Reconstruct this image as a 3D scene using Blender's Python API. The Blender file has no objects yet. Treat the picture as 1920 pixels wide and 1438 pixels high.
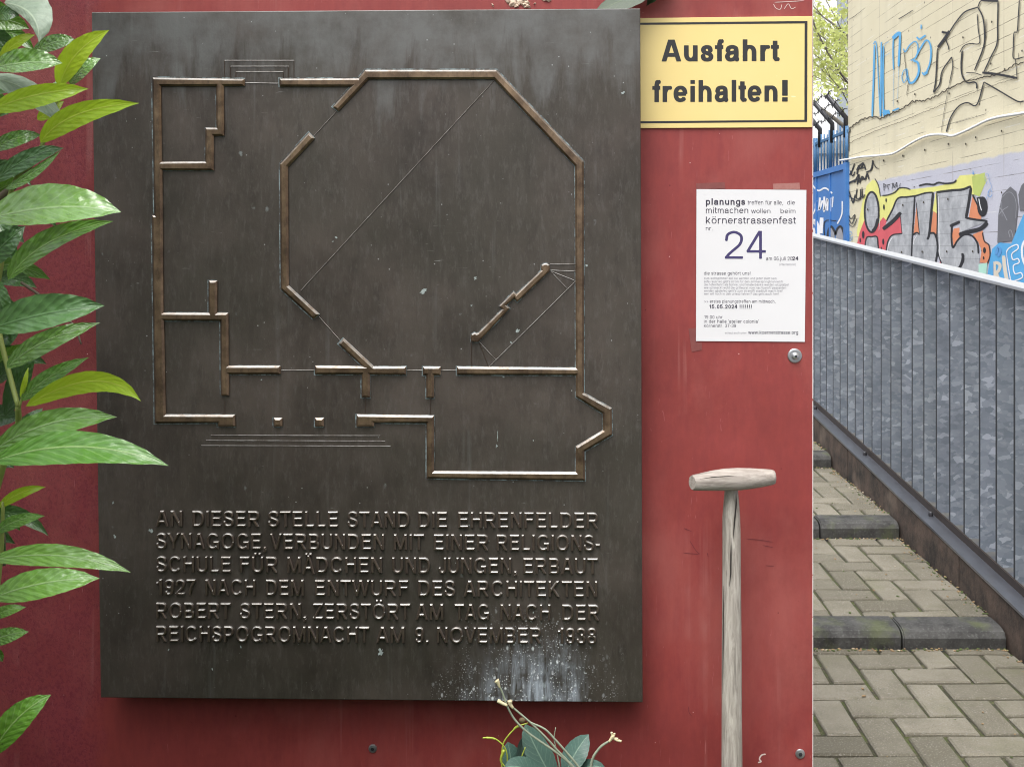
import bpy, bmesh, math, random
import numpy as np
from mathutils import Vector, Matrix, noise
R = math.radians
random.seed(7)
S = bpy.context.scene
COL = S.collection

# ------------------------------------------------------------------ camera
F, U0, V0, EYE = 1872.0, 1050.0, 465.0, 1.22      # focal length / principal point in photo pixels, eye height
cam = bpy.data.cameras.new('camera')
camo = bpy.data.objects.new('camera', cam); COL.objects.link(camo); S.camera = camo
camo.location = (0, 0, EYE); camo.rotation_euler = (R(90), 0, 0)
cam.sensor_width = 36; cam.sensor_fit = 'HORIZONTAL'; cam.lens = 36*F/1920
cam.shift_x = (960-U0)/1920; cam.shift_y = (V0-719)/1920
cam.clip_start = .05; cam.clip_end = 2000
cam.dof.use_dof = True; cam.dof.focus_distance = 1.95; cam.dof.aperture_fstop = 30

# ------------------------------------------------------------------ sky + sun (overcast)
SUN_EL, SUN_AZ = 63, -30            # azimuth: degrees to the left of straight behind the camera
wd = bpy.data.worlds.new('World'); S.world = wd; wd.use_nodes = True
nt = wd.node_tree; bg = nt.nodes['Background']
sky = nt.nodes.new('ShaderNodeTexSky'); sky.sky_type = 'NISHITA'; sky.sun_disc = False
sky.sun_elevation = R(SUN_EL); sky.sun_rotation = R(180-SUN_AZ); sky.dust_density = 3.0; sky.air_density = 1.0
hs = nt.nodes.new('ShaderNodeHueSaturation'); hs.inputs['Saturation'].default_value = .22
nt.links.new(sky.outputs[0], hs.inputs['Color'])
# overcast luminance: the cloud cover is about three times brighter overhead than at the horizon
tc = nt.nodes.new('ShaderNodeTexCoord'); sx = nt.nodes.new('ShaderNodeSeparateXYZ'); nt.links.new(tc.outputs['Generated'], sx.inputs[0])
mr = nt.nodes.new('ShaderNodeMapRange'); nt.links.new(sx.outputs[2], mr.inputs[0])
for k_, v_ in zip(('From Min', 'From Max', 'To Min', 'To Max'), (0, 1, .4, 4.3)): mr.inputs[k_].default_value = v_
vm = nt.nodes.new('ShaderNodeVectorMath'); vm.operation = 'SCALE'; nt.links.new(hs.outputs[0], vm.inputs[0]); nt.links.new(mr.outputs[0], vm.inputs['Scale'])
nt.links.new(vm.outputs[0], bg.inputs[0])
bg.inputs[1].default_value = .13
sl = bpy.data.lights.new('sun', 'SUN'); sl.energy = .9; sl.angle = R(45); sl.color = (1, .96, .9)
so = bpy.data.objects.new('sun', sl); COL.objects.link(so)
d = Vector((math.sin(R(SUN_AZ))*math.cos(R(SUN_EL)), -math.cos(R(SUN_AZ))*math.cos(R(SUN_EL)), math.sin(R(SUN_EL))))
so.rotation_euler = d.to_track_quat('Z', 'Y').to_euler()
S.view_settings.view_transform = 'Standard'; S.view_settings.look = 'None'
S.view_settings.exposure = 0.38; S.view_settings.gamma = 1
S.render.engine = 'CYCLES'; S.cycles.filter_width = 1.05

# ------------------------------------------------------------------ helpers
def W(u, v, y):
    """photo pixel -> point on the vertical plane at distance y"""
    return Vector(((u-U0)*y/F, y, EYE-(v-V0)*y/F))

class N:
    """tiny node-material builder"""
    def __init__(s, name, rough=.6, metal=0.0, spec=.5, coord='Object'):
        s.m = bpy.data.materials.new(name); s.m.use_nodes = True
        s.t = s.m.node_tree; s.b = s.t.nodes['Principled BSDF']
        s.b.inputs['Roughness'].default_value = rough; s.b.inputs['Metallic'].default_value = metal
        s.b.inputs['Specular IOR Level'].default_value = spec
        s.co = s.t.nodes.new('ShaderNodeTexCoord').outputs[coord]
    def put(s, sock, v):
        if isinstance(v, (int, float)): sock.default_value = v
        elif isinstance(v, (tuple, list)):
            sock.default_value = tuple(v)+(1,) if (len(v) == 3 and sock.type == 'RGBA') else tuple(v)
        else: s.t.links.new(v, sock)
    def map(s, scale=(1, 1, 1), rot=(0, 0, 0), loc=(0, 0, 0), src=None):
        n = s.t.nodes.new('ShaderNodeMapping'); s.put(n.inputs['Vector'], src or s.co)
        n.inputs['Scale'].default_value = scale; n.inputs['Rotation'].default_value = rot; n.inputs['Location'].default_value = loc
        return n.outputs[0]
    def noise(s, scale, vec=None, detail=4, rough=.6, dist=0):
        n = s.t.nodes.new('ShaderNodeTexNoise'); s.put(n.inputs['Vector'], vec or s.co)
        n.inputs['Scale'].default_value = scale; n.inputs['Detail'].default_value = detail
        n.inputs['Roughness'].default_value = rough; n.inputs['Distortion'].default_value = dist
        return n.outputs['Fac']
    def vor(s, scale, vec=None, feat='F1', out='Distance', rnd=1):
        n = s.t.nodes.new('ShaderNodeTexVoronoi'); n.feature = feat; s.put(n.inputs['Vector'], vec or s.co)
        n.inputs['Scale'].default_value = scale; n.inputs['Randomness'].default_value = rnd
        return n.outputs[out]
    def ramp(s, f, a, b, lo=0., hi=1.):
        n = s.t.nodes.new('ShaderNodeMapRange'); s.put(n.inputs['Value'], f)
        for k, v in zip(('From Min', 'From Max', 'To Min', 'To Max'), (a, b, lo, hi)): n.inputs[k].default_value = v
        return n.outputs[0]
    def math(s, op, a, b=0., c=None):
        n = s.t.nodes.new('ShaderNodeMath'); n.operation = op; s.put(n.inputs[0], a); s.put(n.inputs[1], b)
        if c is not None: s.put(n.inputs[2], c)
        return n.outputs[0]
    def mul(s, *a):
        r = a[0]
        for x in a[1:]: r = s.math('MULTIPLY', r, x)
        return r
    def mix(s, f, a, b, mode='MIX'):
        n = s.t.nodes.new('ShaderNodeMix'); n.data_type = 'RGBA'; n.blend_type = mode; n.clamp_factor = True
        s.put(n.inputs[0], f); s.put(n.inputs[6], a); s.put(n.inputs[7], b); return n.outputs[2]
    def sep(s, vec=None):
        n = s.t.nodes.new('ShaderNodeSeparateXYZ'); s.put(n.inputs[0], vec or s.co); return n.outputs
    def island(s):
        return s.t.nodes.new('ShaderNodeNewGeometry').outputs['Random Per Island']
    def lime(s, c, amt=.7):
        """pale deposit plus sky highlight, painted into the colour of upward faces"""
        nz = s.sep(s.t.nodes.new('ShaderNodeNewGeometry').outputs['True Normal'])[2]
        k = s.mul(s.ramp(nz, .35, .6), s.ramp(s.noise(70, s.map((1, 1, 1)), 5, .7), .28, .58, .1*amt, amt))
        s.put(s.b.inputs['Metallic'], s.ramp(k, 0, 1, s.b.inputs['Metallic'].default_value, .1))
        return s.mix(k, c, (.42, .42, .405))  # paler tone on upward faces adds a painted highlight to the deposit
    def bump(s, h, strength=.3, dist=.002):
        n = s.t.nodes.new('ShaderNodeBump'); s.put(n.inputs['Height'], h)
        n.inputs['Strength'].default_value = strength; n.inputs['Distance'].default_value = dist
        s.t.links.new(n.outputs[0], s.b.inputs['Normal']); return s
    def col(s, c): s.put(s.b.inputs['Base Color'], c); return s
    def rgh(s, c): s.put(s.b.inputs['Roughness'], c); return s

def plain(name, c, rough=.6, metal=0, var=.15, sc=30):
    n = N(name, rough, metal)
    n.col(n.mix(n.noise(sc), tuple(x*(1-var) for x in c), tuple(min(1, x*(1+var)) for x in c)))
    return n.m

def tag(o, label=None, cat=None, group=None, kind=None):
    if label: o['label'] = label
    if cat: o['category'] = cat
    if group: o['group'] = group
    if kind: o['kind'] = kind
    return o
def thing(name, label, cat, loc=(0, 0, 0), group=None):
    o = bpy.data.objects.new(name, None); COL.objects.link(o); o.location = loc; o.empty_display_size = .05
    return tag(o, label, cat, group)
def link(name, me, mats, parent=None, smooth=False):
    for m in (mats if isinstance(mats, (list, tuple)) else [mats]): me.materials.append(m)
    o = bpy.data.objects.new(name, me); COL.objects.link(o)
    if smooth:
        for p in me.polygons: p.use_smooth = True
    if parent is not None:
        o.parent = parent
        pl = Vector(parent.location)
        if parent.parent is not None: pl = pl+Vector(parent.parent.location)
        o.location = -pl                              # mesh coordinates stay world coordinates
    return o
def obj(name, bm, mats, parent=None, smooth=False):
    me = bpy.data.meshes.new(name); bm.normal_update(); bm.to_mesh(me); bm.free()
    return link(name, me, mats, parent, smooth)

def box(bm, x0, x1, y0, y1, z0, z1, bev=0, mi=0):
    vs = [bm.verts.new(p) for p in ((x0, y0, z0), (x1, y0, z0), (x1, y1, z0), (x0, y1, z0), (x0, y0, z1), (x1, y0, z1), (x1, y1, z1), (x0, y1, z1))]
    fs = [bm.faces.new([vs[i] for i in q]) for q in ((3, 2, 1, 0), (4, 5, 6, 7), (0, 1, 5, 4), (1, 2, 6, 5), (2, 3, 7, 6), (3, 0, 4, 7))]
    for f in fs: f.material_index = mi
    if bev:
        es = list({e for f in fs for e in f.edges})
        bmesh.ops.bevel(bm, geom=es, offset=bev, segments=2, affect='EDGES', profile=.6)
    return vs
def prism(bm, pts, off, mi=0):
    """closed polygon pts extruded by vector off"""
    a = [bm.verts.new(p) for p in pts]; b = [bm.verts.new(Vector(p)+Vector(off)) for p in pts]
    n = len(a); fs = [bm.faces.new(a), bm.faces.new(b[::-1])]
    for i in range(n): fs.append(bm.faces.new((a[i], b[i], b[(i+1) % n], a[(i+1) % n])))
    for f in fs: f.material_index = mi
    bmesh.ops.recalc_face_normals(bm, faces=fs)
    return fs
def tube(bm, pts, rad, n=10, cap=True, mi=0, jit=0):
    pts = [Vector(p) for p in pts]
    if isinstance(rad, (int, float)): rad = [rad]*len(pts)
    rings = []; prev = None
    for i, p in enumerate(pts):
        t = (pts[min(i+1, len(pts)-1)]-pts[max(i-1, 0)]).normalized()
        if prev is None:
            a = t.cross(Vector((0, 1, 0)));  a = a if a.length > .1 else t.cross(Vector((1, 0, 0)))
        else: a = prev-t*prev.dot(t)
        a.normalize(); prev = a; b = t.cross(a)
        ring = []
        for k in range(n):
            q = 2*math.pi*k/n; r = rad[i]*(1+jit*noise.noise(Vector((math.cos(q)*1.5, math.sin(q)*1.5, i*.35))))
            ring.append(bm.verts.new(p+a*math.cos(q)*r+b*math.sin(q)*r))
        rings.append(ring)
    for i in range(len(rings)-1):
        for k in range(n):
            f = bm.faces.new((rings[i][k], rings[i][(k+1) % n], rings[i+1][(k+1) % n], rings[i+1][k])); f.smooth = True; f.material_index = mi
    if cap:
        bm.faces.new(rings[0][::-1]).material_index = mi; bm.faces.new(rings[-1]).material_index = mi
def crom(P, n=8):
    P = [np.array(p, float) for p in P]; Q = [2*P[0]-P[1]]+P+[2*P[-1]-P[-2]]; out = []
    for i in range(1, len(Q)-2):
        for k in range(n):
            t = k/n; a, b, c, e = Q[i-1:i+3]
            out.append(.5*(2*b+(c-a)*t+(2*a-5*b+4*c-e)*t*t+(3*b-a-3*c+e)*t**3))
    out.append(P[-1]); return out

# 2-D loops -> raised mesh on a vertical plane facing the camera (local x right, y up)
def relief(loops, y_front, depth, bevel=0.0, bres=1, offset=True):
    cu = bpy.data.curves.new('c', 'CURVE'); cu.dimensions = '2D'; cu.fill_mode = 'BOTH' if depth else 'FRONT'
    for L in loops:
        s = cu.splines.new('POLY'); s.points.add(len(L)-1); s.use_cyclic_u = True; s.use_smooth = False
        s.points.foreach_set('co', np.array([(p[0], p[1], 0, 1) for p in L], dtype=np.float32).ravel())
    if depth:
        cu.bevel_depth = bevel; cu.bevel_resolution = bres; cu.extrude = max(0, depth/2-bevel)
        if offset and bevel: cu.offset = -bevel
    o = bpy.data.objects.new('c', cu); COL.objects.link(o)
    dg = bpy.context.evaluated_depsgraph_get()
    me = bpy.data.meshes.new_from_object(o.evaluated_get(dg)); bpy.data.objects.remove(o); bpy.data.curves.remove(cu)
    n = len(me.vertices); co = np.empty(n*3, np.float32); me.vertices.foreach_get('co', co); co = co.reshape(-1, 3)
    w = np.empty_like(co); w[:, 0] = co[:, 0]; w[:, 2] = co[:, 1]; w[:, 1] = y_front+depth/2-co[:, 2]
    me.vertices.foreach_set('co', w.ravel()); me.update(); me.materials.clear()
    return me
def write(groups, *a):
    return join([relief(g_, *a) for g_ in groups if g_])
def px(P, y): return [(((u-U0)*y/F), EYE-(v-V0)*y/F) for u, v in P]
def join(meshes):
    bm = bmesh.new()
    for m in meshes: bm.from_mesh(m); bpy.data.meshes.remove(m)
    return bm

def joinb(bms):
    out = bmesh.new()
    for b in bms:
        m = bpy.data.meshes.new('t'); b.to_mesh(m); b.free(); out.from_mesh(m); bpy.data.meshes.remove(m)
    return out

# ------------------------------------------------------------------ a grotesque alphabet (strokes -> distance field -> outlines)
XH = .735
def arc(cx, cy, rx, ry, a0, a1, n=26, e=2.25):
    out = []
    for i in range(n+1):
        t = R(a0+(a1-a0)*i/n); c, s = math.cos(t), math.sin(t)
        out.append((cx+rx*math.copysign(abs(c)**(2/e), c), cy+ry*math.copysign(abs(s)**(2/e), s)))
    return out
def glyph(c, w, h):
    """-> (strokes, advance, clip low, clip high); one unit is the cap height"""
    a, b = w/2, h/2; lo, hi = -.02, 1.02; sb = .09; s = []; iw = None
    def sp(pts, x0, x1, y0, y1): return [tuple(p) for p in crom([(x0+(x1-x0)*x, y0+(y1-y0)*y) for x, y in pts], 7)]
    acc = {'Ä': 'A', 'Ö': 'O', 'Ü': 'U', 'ä': 'a', 'ö': 'o', 'ü': 'u'}
    if c in acc:
        s, adv, lo, hi = glyph(acc[c], w, h); up = acc[c].isupper(); y = 1.17 if up else .94; m = adv/2
        for q in (-1, 1): s.append([(m+q*.15, y-h*.5), (m+q*.15, y+h*.5)])
        return s, adv, lo, 1.4
    if c == 'A':
        iw = .9; sb = .03; lo, hi = 0, 1
        s = [[(a*1.15-.04, -.1), (iw/2-a*.35+.03, 1.1)], [(iw-a*1.15+.04, -.1), (iw/2+a*.35-.03, 1.1)], [(iw*.22, .3), (iw*.78, .3)]]
    elif c in 'BPR':
        iw = {'B': .78, 'P': .76, 'R': .82}[c]; lo, hi = 0, 1; m = .47 if c != 'P' else .43; r = (1-b-m)/2; x1 = iw-a-(.04 if c == 'B' else .02)
        s = [[(a, 0), (a, 1)], [(0, 1-b), (x1-r, 1-b)], [(0, m), (x1-r, m)], arc(x1-r, m+r, r, r, 90, -90)]
        if c == 'B': q = (m-b)/2; s += [[(0, b), (iw-a-q, b)], [(0, m), (iw-a-q, m)], arc(iw-a-q, b+q, q, q, 90, -90)]
        if c == 'R': s += [[(iw*.46, m+.02), (iw-a*.75, -.08)]]
    elif c == 'C': iw = .9; s = [arc(iw/2, .5, iw/2-a, .51-b, 35, 325)]
    elif c == 'D':
        iw = .84; lo, hi = 0, 1; s = [[(a, 0), (a, 1)], [(0, b), (.4, b)], [(0, 1-b), (.4, 1-b)], arc(.4, .5, iw-a-.4, .5-b, 90, -90)]
    elif c in 'EF':
        iw = .72 if c == 'E' else .68; s = [[(a, 0), (a, 1)], [(0, 1-b), (iw, 1-b)], [(0, .53), (iw-.05, .53)]]
        if c == 'E': s += [[(0, b), (iw, b)]]
    elif c == 'G':
        iw = .92; s = [arc(iw/2, .5, iw/2-a, .51-b, 38, 318), [(iw-a, 0), (iw-a, .5)], [(iw*.55, .5-b), (iw, .5-b)]]
    elif c == 'H': iw = .8; s = [[(a, 0), (a, 1)], [(iw-a, 0), (iw-a, 1)], [(0, .53), (iw, .53)]]
    elif c == 'I': iw = w; s = [[(a, 0), (a, 1)]]
    elif c == 'J': iw = .58; r = iw/2-a; s = [[(iw-a, 1), (iw-a, .3)]+arc(iw/2, .3, r, .31-b, 0, -180)[1:]+[(a, .34)]]; sb = .05
    elif c == 'K': iw = .82; lo, hi = 0, 1; s = [[(a, 0), (a, 1)], [(a, .3), (iw-a, 1.08)], [(iw*.36, .55), (iw-a*.7, -.08)]]
    elif c == 'L': iw = .64; s = [[(a, 0), (a, 1)], [(0, b), (iw, b)]]
    elif c == 'M': iw = .98; lo, hi = 0, 1; s = [[(a, 0), (a, 1)], [(iw-a, 0), (iw-a, 1)], [(a*1.1, 1.05), (iw/2, -.02)], [(iw-a*1.1, 1.05), (iw/2, -.02)]]
    elif c == 'N': iw = .8; lo, hi = 0, 1; s = [[(a, 0), (a, 1)], [(iw-a, 0), (iw-a, 1)], [(a*.9, 1.06), (iw-a*.9, -.06)]]
    elif c == 'O': iw = .96; s = [arc(iw/2, .5, iw/2-a, .51-b, 0, 360, 44)]
    elif c == 'S': iw = .78; s = [sp([(.95, .72), (.86, .92), (.5, 1), (.14, .92), (.05, .75), (.17, .6), (.5, .51), (.86, .42), (1, .25), (.87, .07), (.5, 0), (.12, .08), (0, .3)], a, iw-a, b-.015, 1.015-b)]; sb = .06
    elif c == 'T': iw = .78; sb = .03; s = [[(iw/2, 0), (iw/2, 1)], [(0, 1-b), (iw, 1-b)]]
    elif c == 'U': iw = .8; r = iw/2-a; s = [[(a, 1), (a, .36)]+arc(iw/2, .36, r, .37-b, 180, 360)[1:]+[(iw-a, 1)]]
    elif c in 'Vv':
        t = 1 if c == 'V' else XH; iw = .88 if c == 'V' else .66; sb = .02; lo, hi = 0, t; s = [[(a*1.1-.04, t+.1), (iw/2-a*.1+.02, -.06)], [(iw-a*1.1+.04, t+.1), (iw/2+a*.1-.02, -.06)]]
    elif c in 'Ww':
        t = 1 if c == 'W' else XH; iw = 1.26 if c == 'W' else .98; sb = .02; lo, hi = 0, t; q = iw*.27
        s = [[(a-.02, t+.08), (q+.01, -.06)], [(q-.01, -.06), (iw/2, t+.06)], [(iw/2, t+.06), (iw-q+.01, -.06)], [(iw-q-.01, -.06), (iw-a+.02, t+.08)]]
    elif c == 'Y': iw = .88; sb = .02; lo, hi = 0, 1; s = [[(iw/2, 0), (iw/2, .45)], [(iw/2, .38), (a*.9-.05, 1.1)], [(iw/2, .38), (iw-a*.9+.05, 1.1)]]
    elif c in 'Zz':
        t = 1 if c == 'Z' else XH; iw = .76 if c == 'Z' else .58; lo, hi = 0, t; sb = .05; s = [[(.03, t-b), (iw-.01, t-b)], [(0, b), (iw, b)], [(a*1.1, b*.8), (iw-a*1.1, t-b*.8)]]
    elif c == '0': iw = .64; s = [arc(iw/2, .49, iw/2-a, .5-b, 0, 360, 40)]; sb = .065
    elif c == '1': iw = .4; lo, hi = 0, 1; s = [[(iw-a, 0), (iw-a, 1)], [(0, .74), (.16, .76), (.25, .86), (iw-a+.02, 1.04)]]; sb = .12
    elif c == '2': iw = .65; s = [sp([(0, .66), (.1, .9), (.5, 1), (.9, .9), (1, .72), (.86, .5), (.45, .28), (.12, .1), (.02, -.02)], a, iw-a, b, 1-b), [(0, b), (iw, b)]]; lo = 0; sb = .06
    elif c == '3': iw = .68; s = [sp([(.05, .80), (.18, .95), (.5, 1), (.86, .92), (.94, .76), (.82, .59), (.52, .54)], a, iw-a, b-.01, 1-b), sp([(.52, .54), (.85, .47), (1, .28), (.88, .07), (.48, 0), (.14, .06), (.02, .21)], a, iw-a, b-.01, 1-b)]; sb = .06
    elif c == '4': iw = .68; lo, hi = 0, 1; s = [[(iw*.72, 0), (iw*.72, 1)], [(0, .22+b), (iw, .22+b)], [(.02, .2+b), (iw*.72, 1.03)]]; sb = .04
    elif c == '5': iw = .66; lo, hi = -.02, 1; s = [[(.12, 1-b), (iw-.06, 1-b)], [(.14, 1), (.08, .46)], sp([(.04, .5), (.45, .64), (.87, .52), (1, .32), (.86, .08), (.46, 0), (.1, .08), (0, .26)], a, iw-a, b-.01, 1-b)]; sb = .06
    elif c in '69':
        iw = .65; s = [arc(iw/2, .30, iw/2-a, .31-b, 0, 360, 36), sp([(0, .28), (.03, .62), (.18, .92), (.54, 1), (.82, .95), (.93, .84)], a, iw-a, b, 1-b)]; sb = .06
        if c == '9': s = [[(iw-x, .985-y) for x, y in p] for p in s]
    elif c == '7': iw = .64; lo, hi = 0, 1; s = [[(0, 1-b), (iw, 1-b)], [tuple(p) for p in crom([(iw-a*.9, 1-b), (iw*.6, .65), (iw*.4, .3), (iw*.32, -.05)], 5)]]; sb = .06
    elif c == '8': iw = .66; s = [arc(iw/2, .745, iw/2-a-.03, .255-b, 0, 360, 32), arc(iw/2, .27, iw/2-a, .285-b, 0, 360, 34)]; sb = .06
    elif c == 'a': iw = .66; s = [sp([(.04, .68), (.16, .92), (.5, 1), (.82, .92), (.9, .72), (.9, .4), (.91, .14), (.99, 0)], a, iw-a, b-.01, XH-b+.01), sp([(.9, .62), (.6, .56), (.2, .5), (0, .28), (.12, .05), (.4, -.01), (.72, .08), (.9, .3)], a, iw-a, b-.01, XH-b)]; sb = .055
    elif c in 'bdpq':
        iw = .65; y0, y1 = (0, 1) if c in 'bd' else (-.29, XH); lo = -.29 if c in 'pq' else -.02; x = a if c in 'bp' else iw-a
        s = [[(x, y0), (x, y1)], arc(iw/2, XH/2, iw/2-a, XH/2-b+.01, 0, 360, 36)]; sb = .075
    elif c == 'c': iw = .6; s = [arc(iw/2, XH/2, iw/2-a, XH/2-b+.01, 40, 320)]; sb = .055
    elif c == 'e': iw = .66; s = [arc(iw/2, XH/2, iw/2-a, XH/2-b+.01, 0, 322), [(a*.6, XH*.5), (iw-a*.6, XH*.5)]]; sb = .05
    elif c == 'f': iw = .38; s = [[(.1+a, 0), (.1+a, .78), (.1+a+.03, .9), (.1+a+.11, 1-b+.005), (iw, 1-b+.01)], [(0, XH-b), (iw, XH-b)]]; sb = .02; lo = 0
    elif c == 'g': iw = .65; lo = -.32; s = [arc(iw/2, XH/2, iw/2-a, XH/2-b+.01, 0, 360, 36), [(iw-a, XH), (iw-a, -.05)]+arc(iw/2, -.05, iw/2-a, .25-b, 0, -155)[1:]]; sb = .065
    elif c in 'hnmru':
        t = 1 if c == 'h' else XH; iw = {'h': .62, 'n': .62, 'm': .96, 'r': .38, 'u': .62}[c]; sb = .085; lo, hi = 0, t
        if c == 'u': s = [[(iw-x, XH-y) for x, y in p] for p in glyph('n', w, h)[0]]; s = [[(x+.17, y) for x, y in p] for p in s]
        else:
            s = [[(a, 0), (a, t)]]
            if c == 'r': s += [sp([(0, .6), (.25, .88), (.6, 1), (1, 1)], a, iw, b, XH-b)]
            else:
                k = 1 if c != 'm' else 2; x0 = a
                for q in range(k):
                    x1 = a+(iw-w)*(q+1)/k; r = (x1-x0)/2; s += [arc(x0+r, XH-b-.26, r, .27, 180, 0, 18)+[(x1, 0)]]; x0 = x1
    elif c in 'ij':
        iw = w; s = [[(a, 0 if c == 'i' else -.15), (a, XH)], [(a, 1-max(h, .12)), (a, 1)]]; sb = .085
        if c == 'j': s += [[(a, -.1), (a-.03, -.24), (a-.12, -.25)]]; lo = -.3
    elif c == 'k': iw = .62; lo, hi = 0, 1; s = [[(a, 0), (a, 1)], [(a, .22), (iw-a, XH+.05)], [(iw*.38, .45), (iw-a*.7, -.06)]]; sb = .08
    elif c == 'l': iw = w; s = [[(a, 0), (a, 1)]]; sb = .085
    elif c == 'o': iw = .67; s = [arc(iw/2, XH/2, iw/2-a, XH/2-b+.01, 0, 360, 38)]; sb = .05
    elif c == 's': iw = .58; s = [sp([(.93, .7), (.82, .93), (.5, 1), (.16, .93), (.05, .75), (.2, .59), (.5, .52), (.85, .42), (1, .25), (.86, .06), (.5, 0), (.13, .07), (0, .3)], a, iw-a, b-.012, XH-b+.012)]; sb = .045
    elif c == 't': iw = .36; lo, hi = -.01, .93; s = [[(.08+a, .95), (.08+a, .16), (.08+a+.04, .05+b*.5), (.08+a+.12, b), (iw, b)], [(0, XH-b), (iw, XH-b)]]; sb = .02
    elif c == '.': iw = w; s = [[(a, 0), (a, max(h, .11))]]; sb = .12
    elif c == ',': iw = w; lo = -.2; s = [[(a, 0), (a, max(h, .11))], [(a*1.4, .04), (a*1.2, -.08), (a*.4, -.15)]]; sb = .12
    elif c == '-': iw = .34; s = [[(0, .36), (iw, .36)]]; sb = .06
    elif c == '!': iw = w; s = [[(a, 0), (a, max(h, .13))], [(a, .27), (a, 1)]]; sb = .12
    elif c == '/': iw = .38; s = [[(a*.8, 0), (iw-a*.8, 1)]]; sb = .0
    elif c == "'": iw = w; s = [[(a, .72), (a, 1)]]; sb = .06
    elif c == '?': iw = .56; s = [[(iw*.48, 0), (iw*.48, .13)], sp([(0, .72), (.12, .93), (.5, 1), (.9, .9), (.96, .72), (.7, .52), (.5, .38), (.49, .25)], a, iw-a, b, 1-b)]; sb = .06
    elif c in '()':
        iw = .26; lo = -.2; s = [[tuple(p) for p in crom([(iw-a, 1), (a+.03, .72), (a, .4), (a+.03, .08), (iw-a, -.2)], 5)]]
        if c == ')': s = [[(iw-x, y) for x, y in p] for p in s]
    elif c == '>': iw = .6; s = [[(0, .62), (iw-.04, .36)], [(0, .1), (iw-.04, .36)]]; sb = .08
    else: return [], .38, 0, 1
    if c != 'u': s = [[(x+sb, y) for x, y in p] for p in s]
    return s, iw+2*sb, lo, hi
def rdp(P, tol):
    if len(P) < 3: return P
    A, B = np.array(P[0]), np.array(P[-1]); Q = np.array(P[1:-1]); d = B-A; L = np.hypot(*d)
    D = np.abs((Q[:, 1]-A[1])*d[0]-(Q[:, 0]-A[0])*d[1])/L if L > 1e-9 else np.hypot(Q[:, 0]-A[0], Q[:, 1]-A[1])
    k = int(D.argmax())
    if D[k] < tol: return [P[0], P[-1]]
    return rdp(P[:k+2], tol)[:-1]+rdp(P[k+1:], tol)
def rdp_loop(L, tol):
    m = max(range(len(L)), key=lambda i: (L[i][0]-L[0][0])**2+(L[i][1]-L[0][1])**2)
    return rdp(L[:m+1], tol)[:-1]+rdp(L[m:]+[L[0]], tol)[:-1]
GC = {}
def outlines(c, w, h, res):
    key = (c, w, h, res)
    if key in GC: return GC[key]
    st, adv, lo, hi = glyph(c, w, h)
    if not st: GC[key] = ([], adv); return GC[key]
    x0, x1, y0, y1 = -.15, adv+.15, min(lo, -.02)-.12, max(hi, 1.02)+.12
    nx, ny = int((x1-x0)*res)+1, int((y1-y0)*res)+1
    X, Y = np.meshgrid(x0+np.arange(nx)/res, y0+np.arange(ny)/res)
    D = np.full(X.shape, 9.)
    for p in st:
        for i in range(len(p)-1):
            (ax, ay), (bx, by) = p[i], p[i+1]; dx, dy = bx-ax, by-ay; L = math.hypot(dx, dy)
            if L < 1e-6: continue
            dx /= L; dy /= L; hw = .5*(w*dy*dy+h*dx*dx)
            t = (X-ax)*dx+(Y-ay)*dy; q = np.abs((Y-ay)*dx-(X-ax)*dy)-hw
            e = np.maximum(-t, t-L); D = np.minimum(D, np.maximum(q, e))
            if i < len(p)-2:
                D = np.minimum(D, np.hypot(X-bx, Y-by)-hw)
    if c not in 'ÄÖÜäöü': D = np.maximum(D, np.maximum(lo-Y, Y-hi))
    ins = D < 0; nxt = {}; pos = {}
    def pt(e):
        if e not in pos:
            (i, j, k) = e
            a, b = D[j, i], (D[j, i+1] if k == 0 else D[j+1, i]); t = a/(a-b)
            pos[e] = (x0+(i+(t if k == 0 else 0))/res, y0+(j+(t if k == 1 else 0))/res)
        return e
    code = ins[:-1, :-1]*1+ins[:-1, 1:]*2+ins[1:, 1:]*4+ins[1:, :-1]*8
    for j, i in zip(*np.nonzero((code > 0) & (code < 15))):
        k = int(code[j, i]); B, T, L_, Rr = (i, j, 0), (i, j+1, 0), (i, j, 1), (i+1, j, 1)
        for a, b in {1: [(B, L_)], 2: [(Rr, B)], 3: [(Rr, L_)], 4: [(T, Rr)], 5: [(B, L_), (T, Rr)], 6: [(T, B)], 7: [(T, L_)], 8: [(L_, T)], 9: [(B, T)],
                     10: [(Rr, B), (L_, T)], 11: [(Rr, T)], 12: [(L_, Rr)], 13: [(B, Rr)], 14: [(L_, B)]}[k]:
            nxt[pt(a)] = pt(b)
    loops = []
    while nxt:
        s0, cur = nxt.popitem(); L = [pos[s0]]
        while cur != s0: L.append(pos[cur]); cur = nxt.pop(cur)
        out = rdp_loop(L, .0022)
        if len(out) > 2: loops.append(out)
    GC[key] = (loops, adv); return GC[key]
def text(word, u0, u1, vb, cap, y, w=.13, h=.12, res=40, slope=0., track=0.):
    """word as loops in plane y: ink from u0 to u1, baseline vb and cap height in photo pixels"""
    pen = 0; L = []; grp = []
    for i, c in enumerate(word):
        lo, adv = outlines(c, w, h, res)
        L += [[(x+pen, yy) for x, yy in l] for l in lo]; grp += [i % 2]*len(lo); pen += adv+track
    xs = [p[0] for l in L for p in l]; a, b = min(xs), max(xs)
    out = [px([(u0+(x-a)/(b-a)*(u1-u0), vb-yy*cap+slope*((x-a)/(b-a)*(u1-u0))) for x, yy in l], y) for l in L]
    return [[o for o, g_ in zip(out, grp) if g_ == k] for k in (0, 1)]

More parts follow.
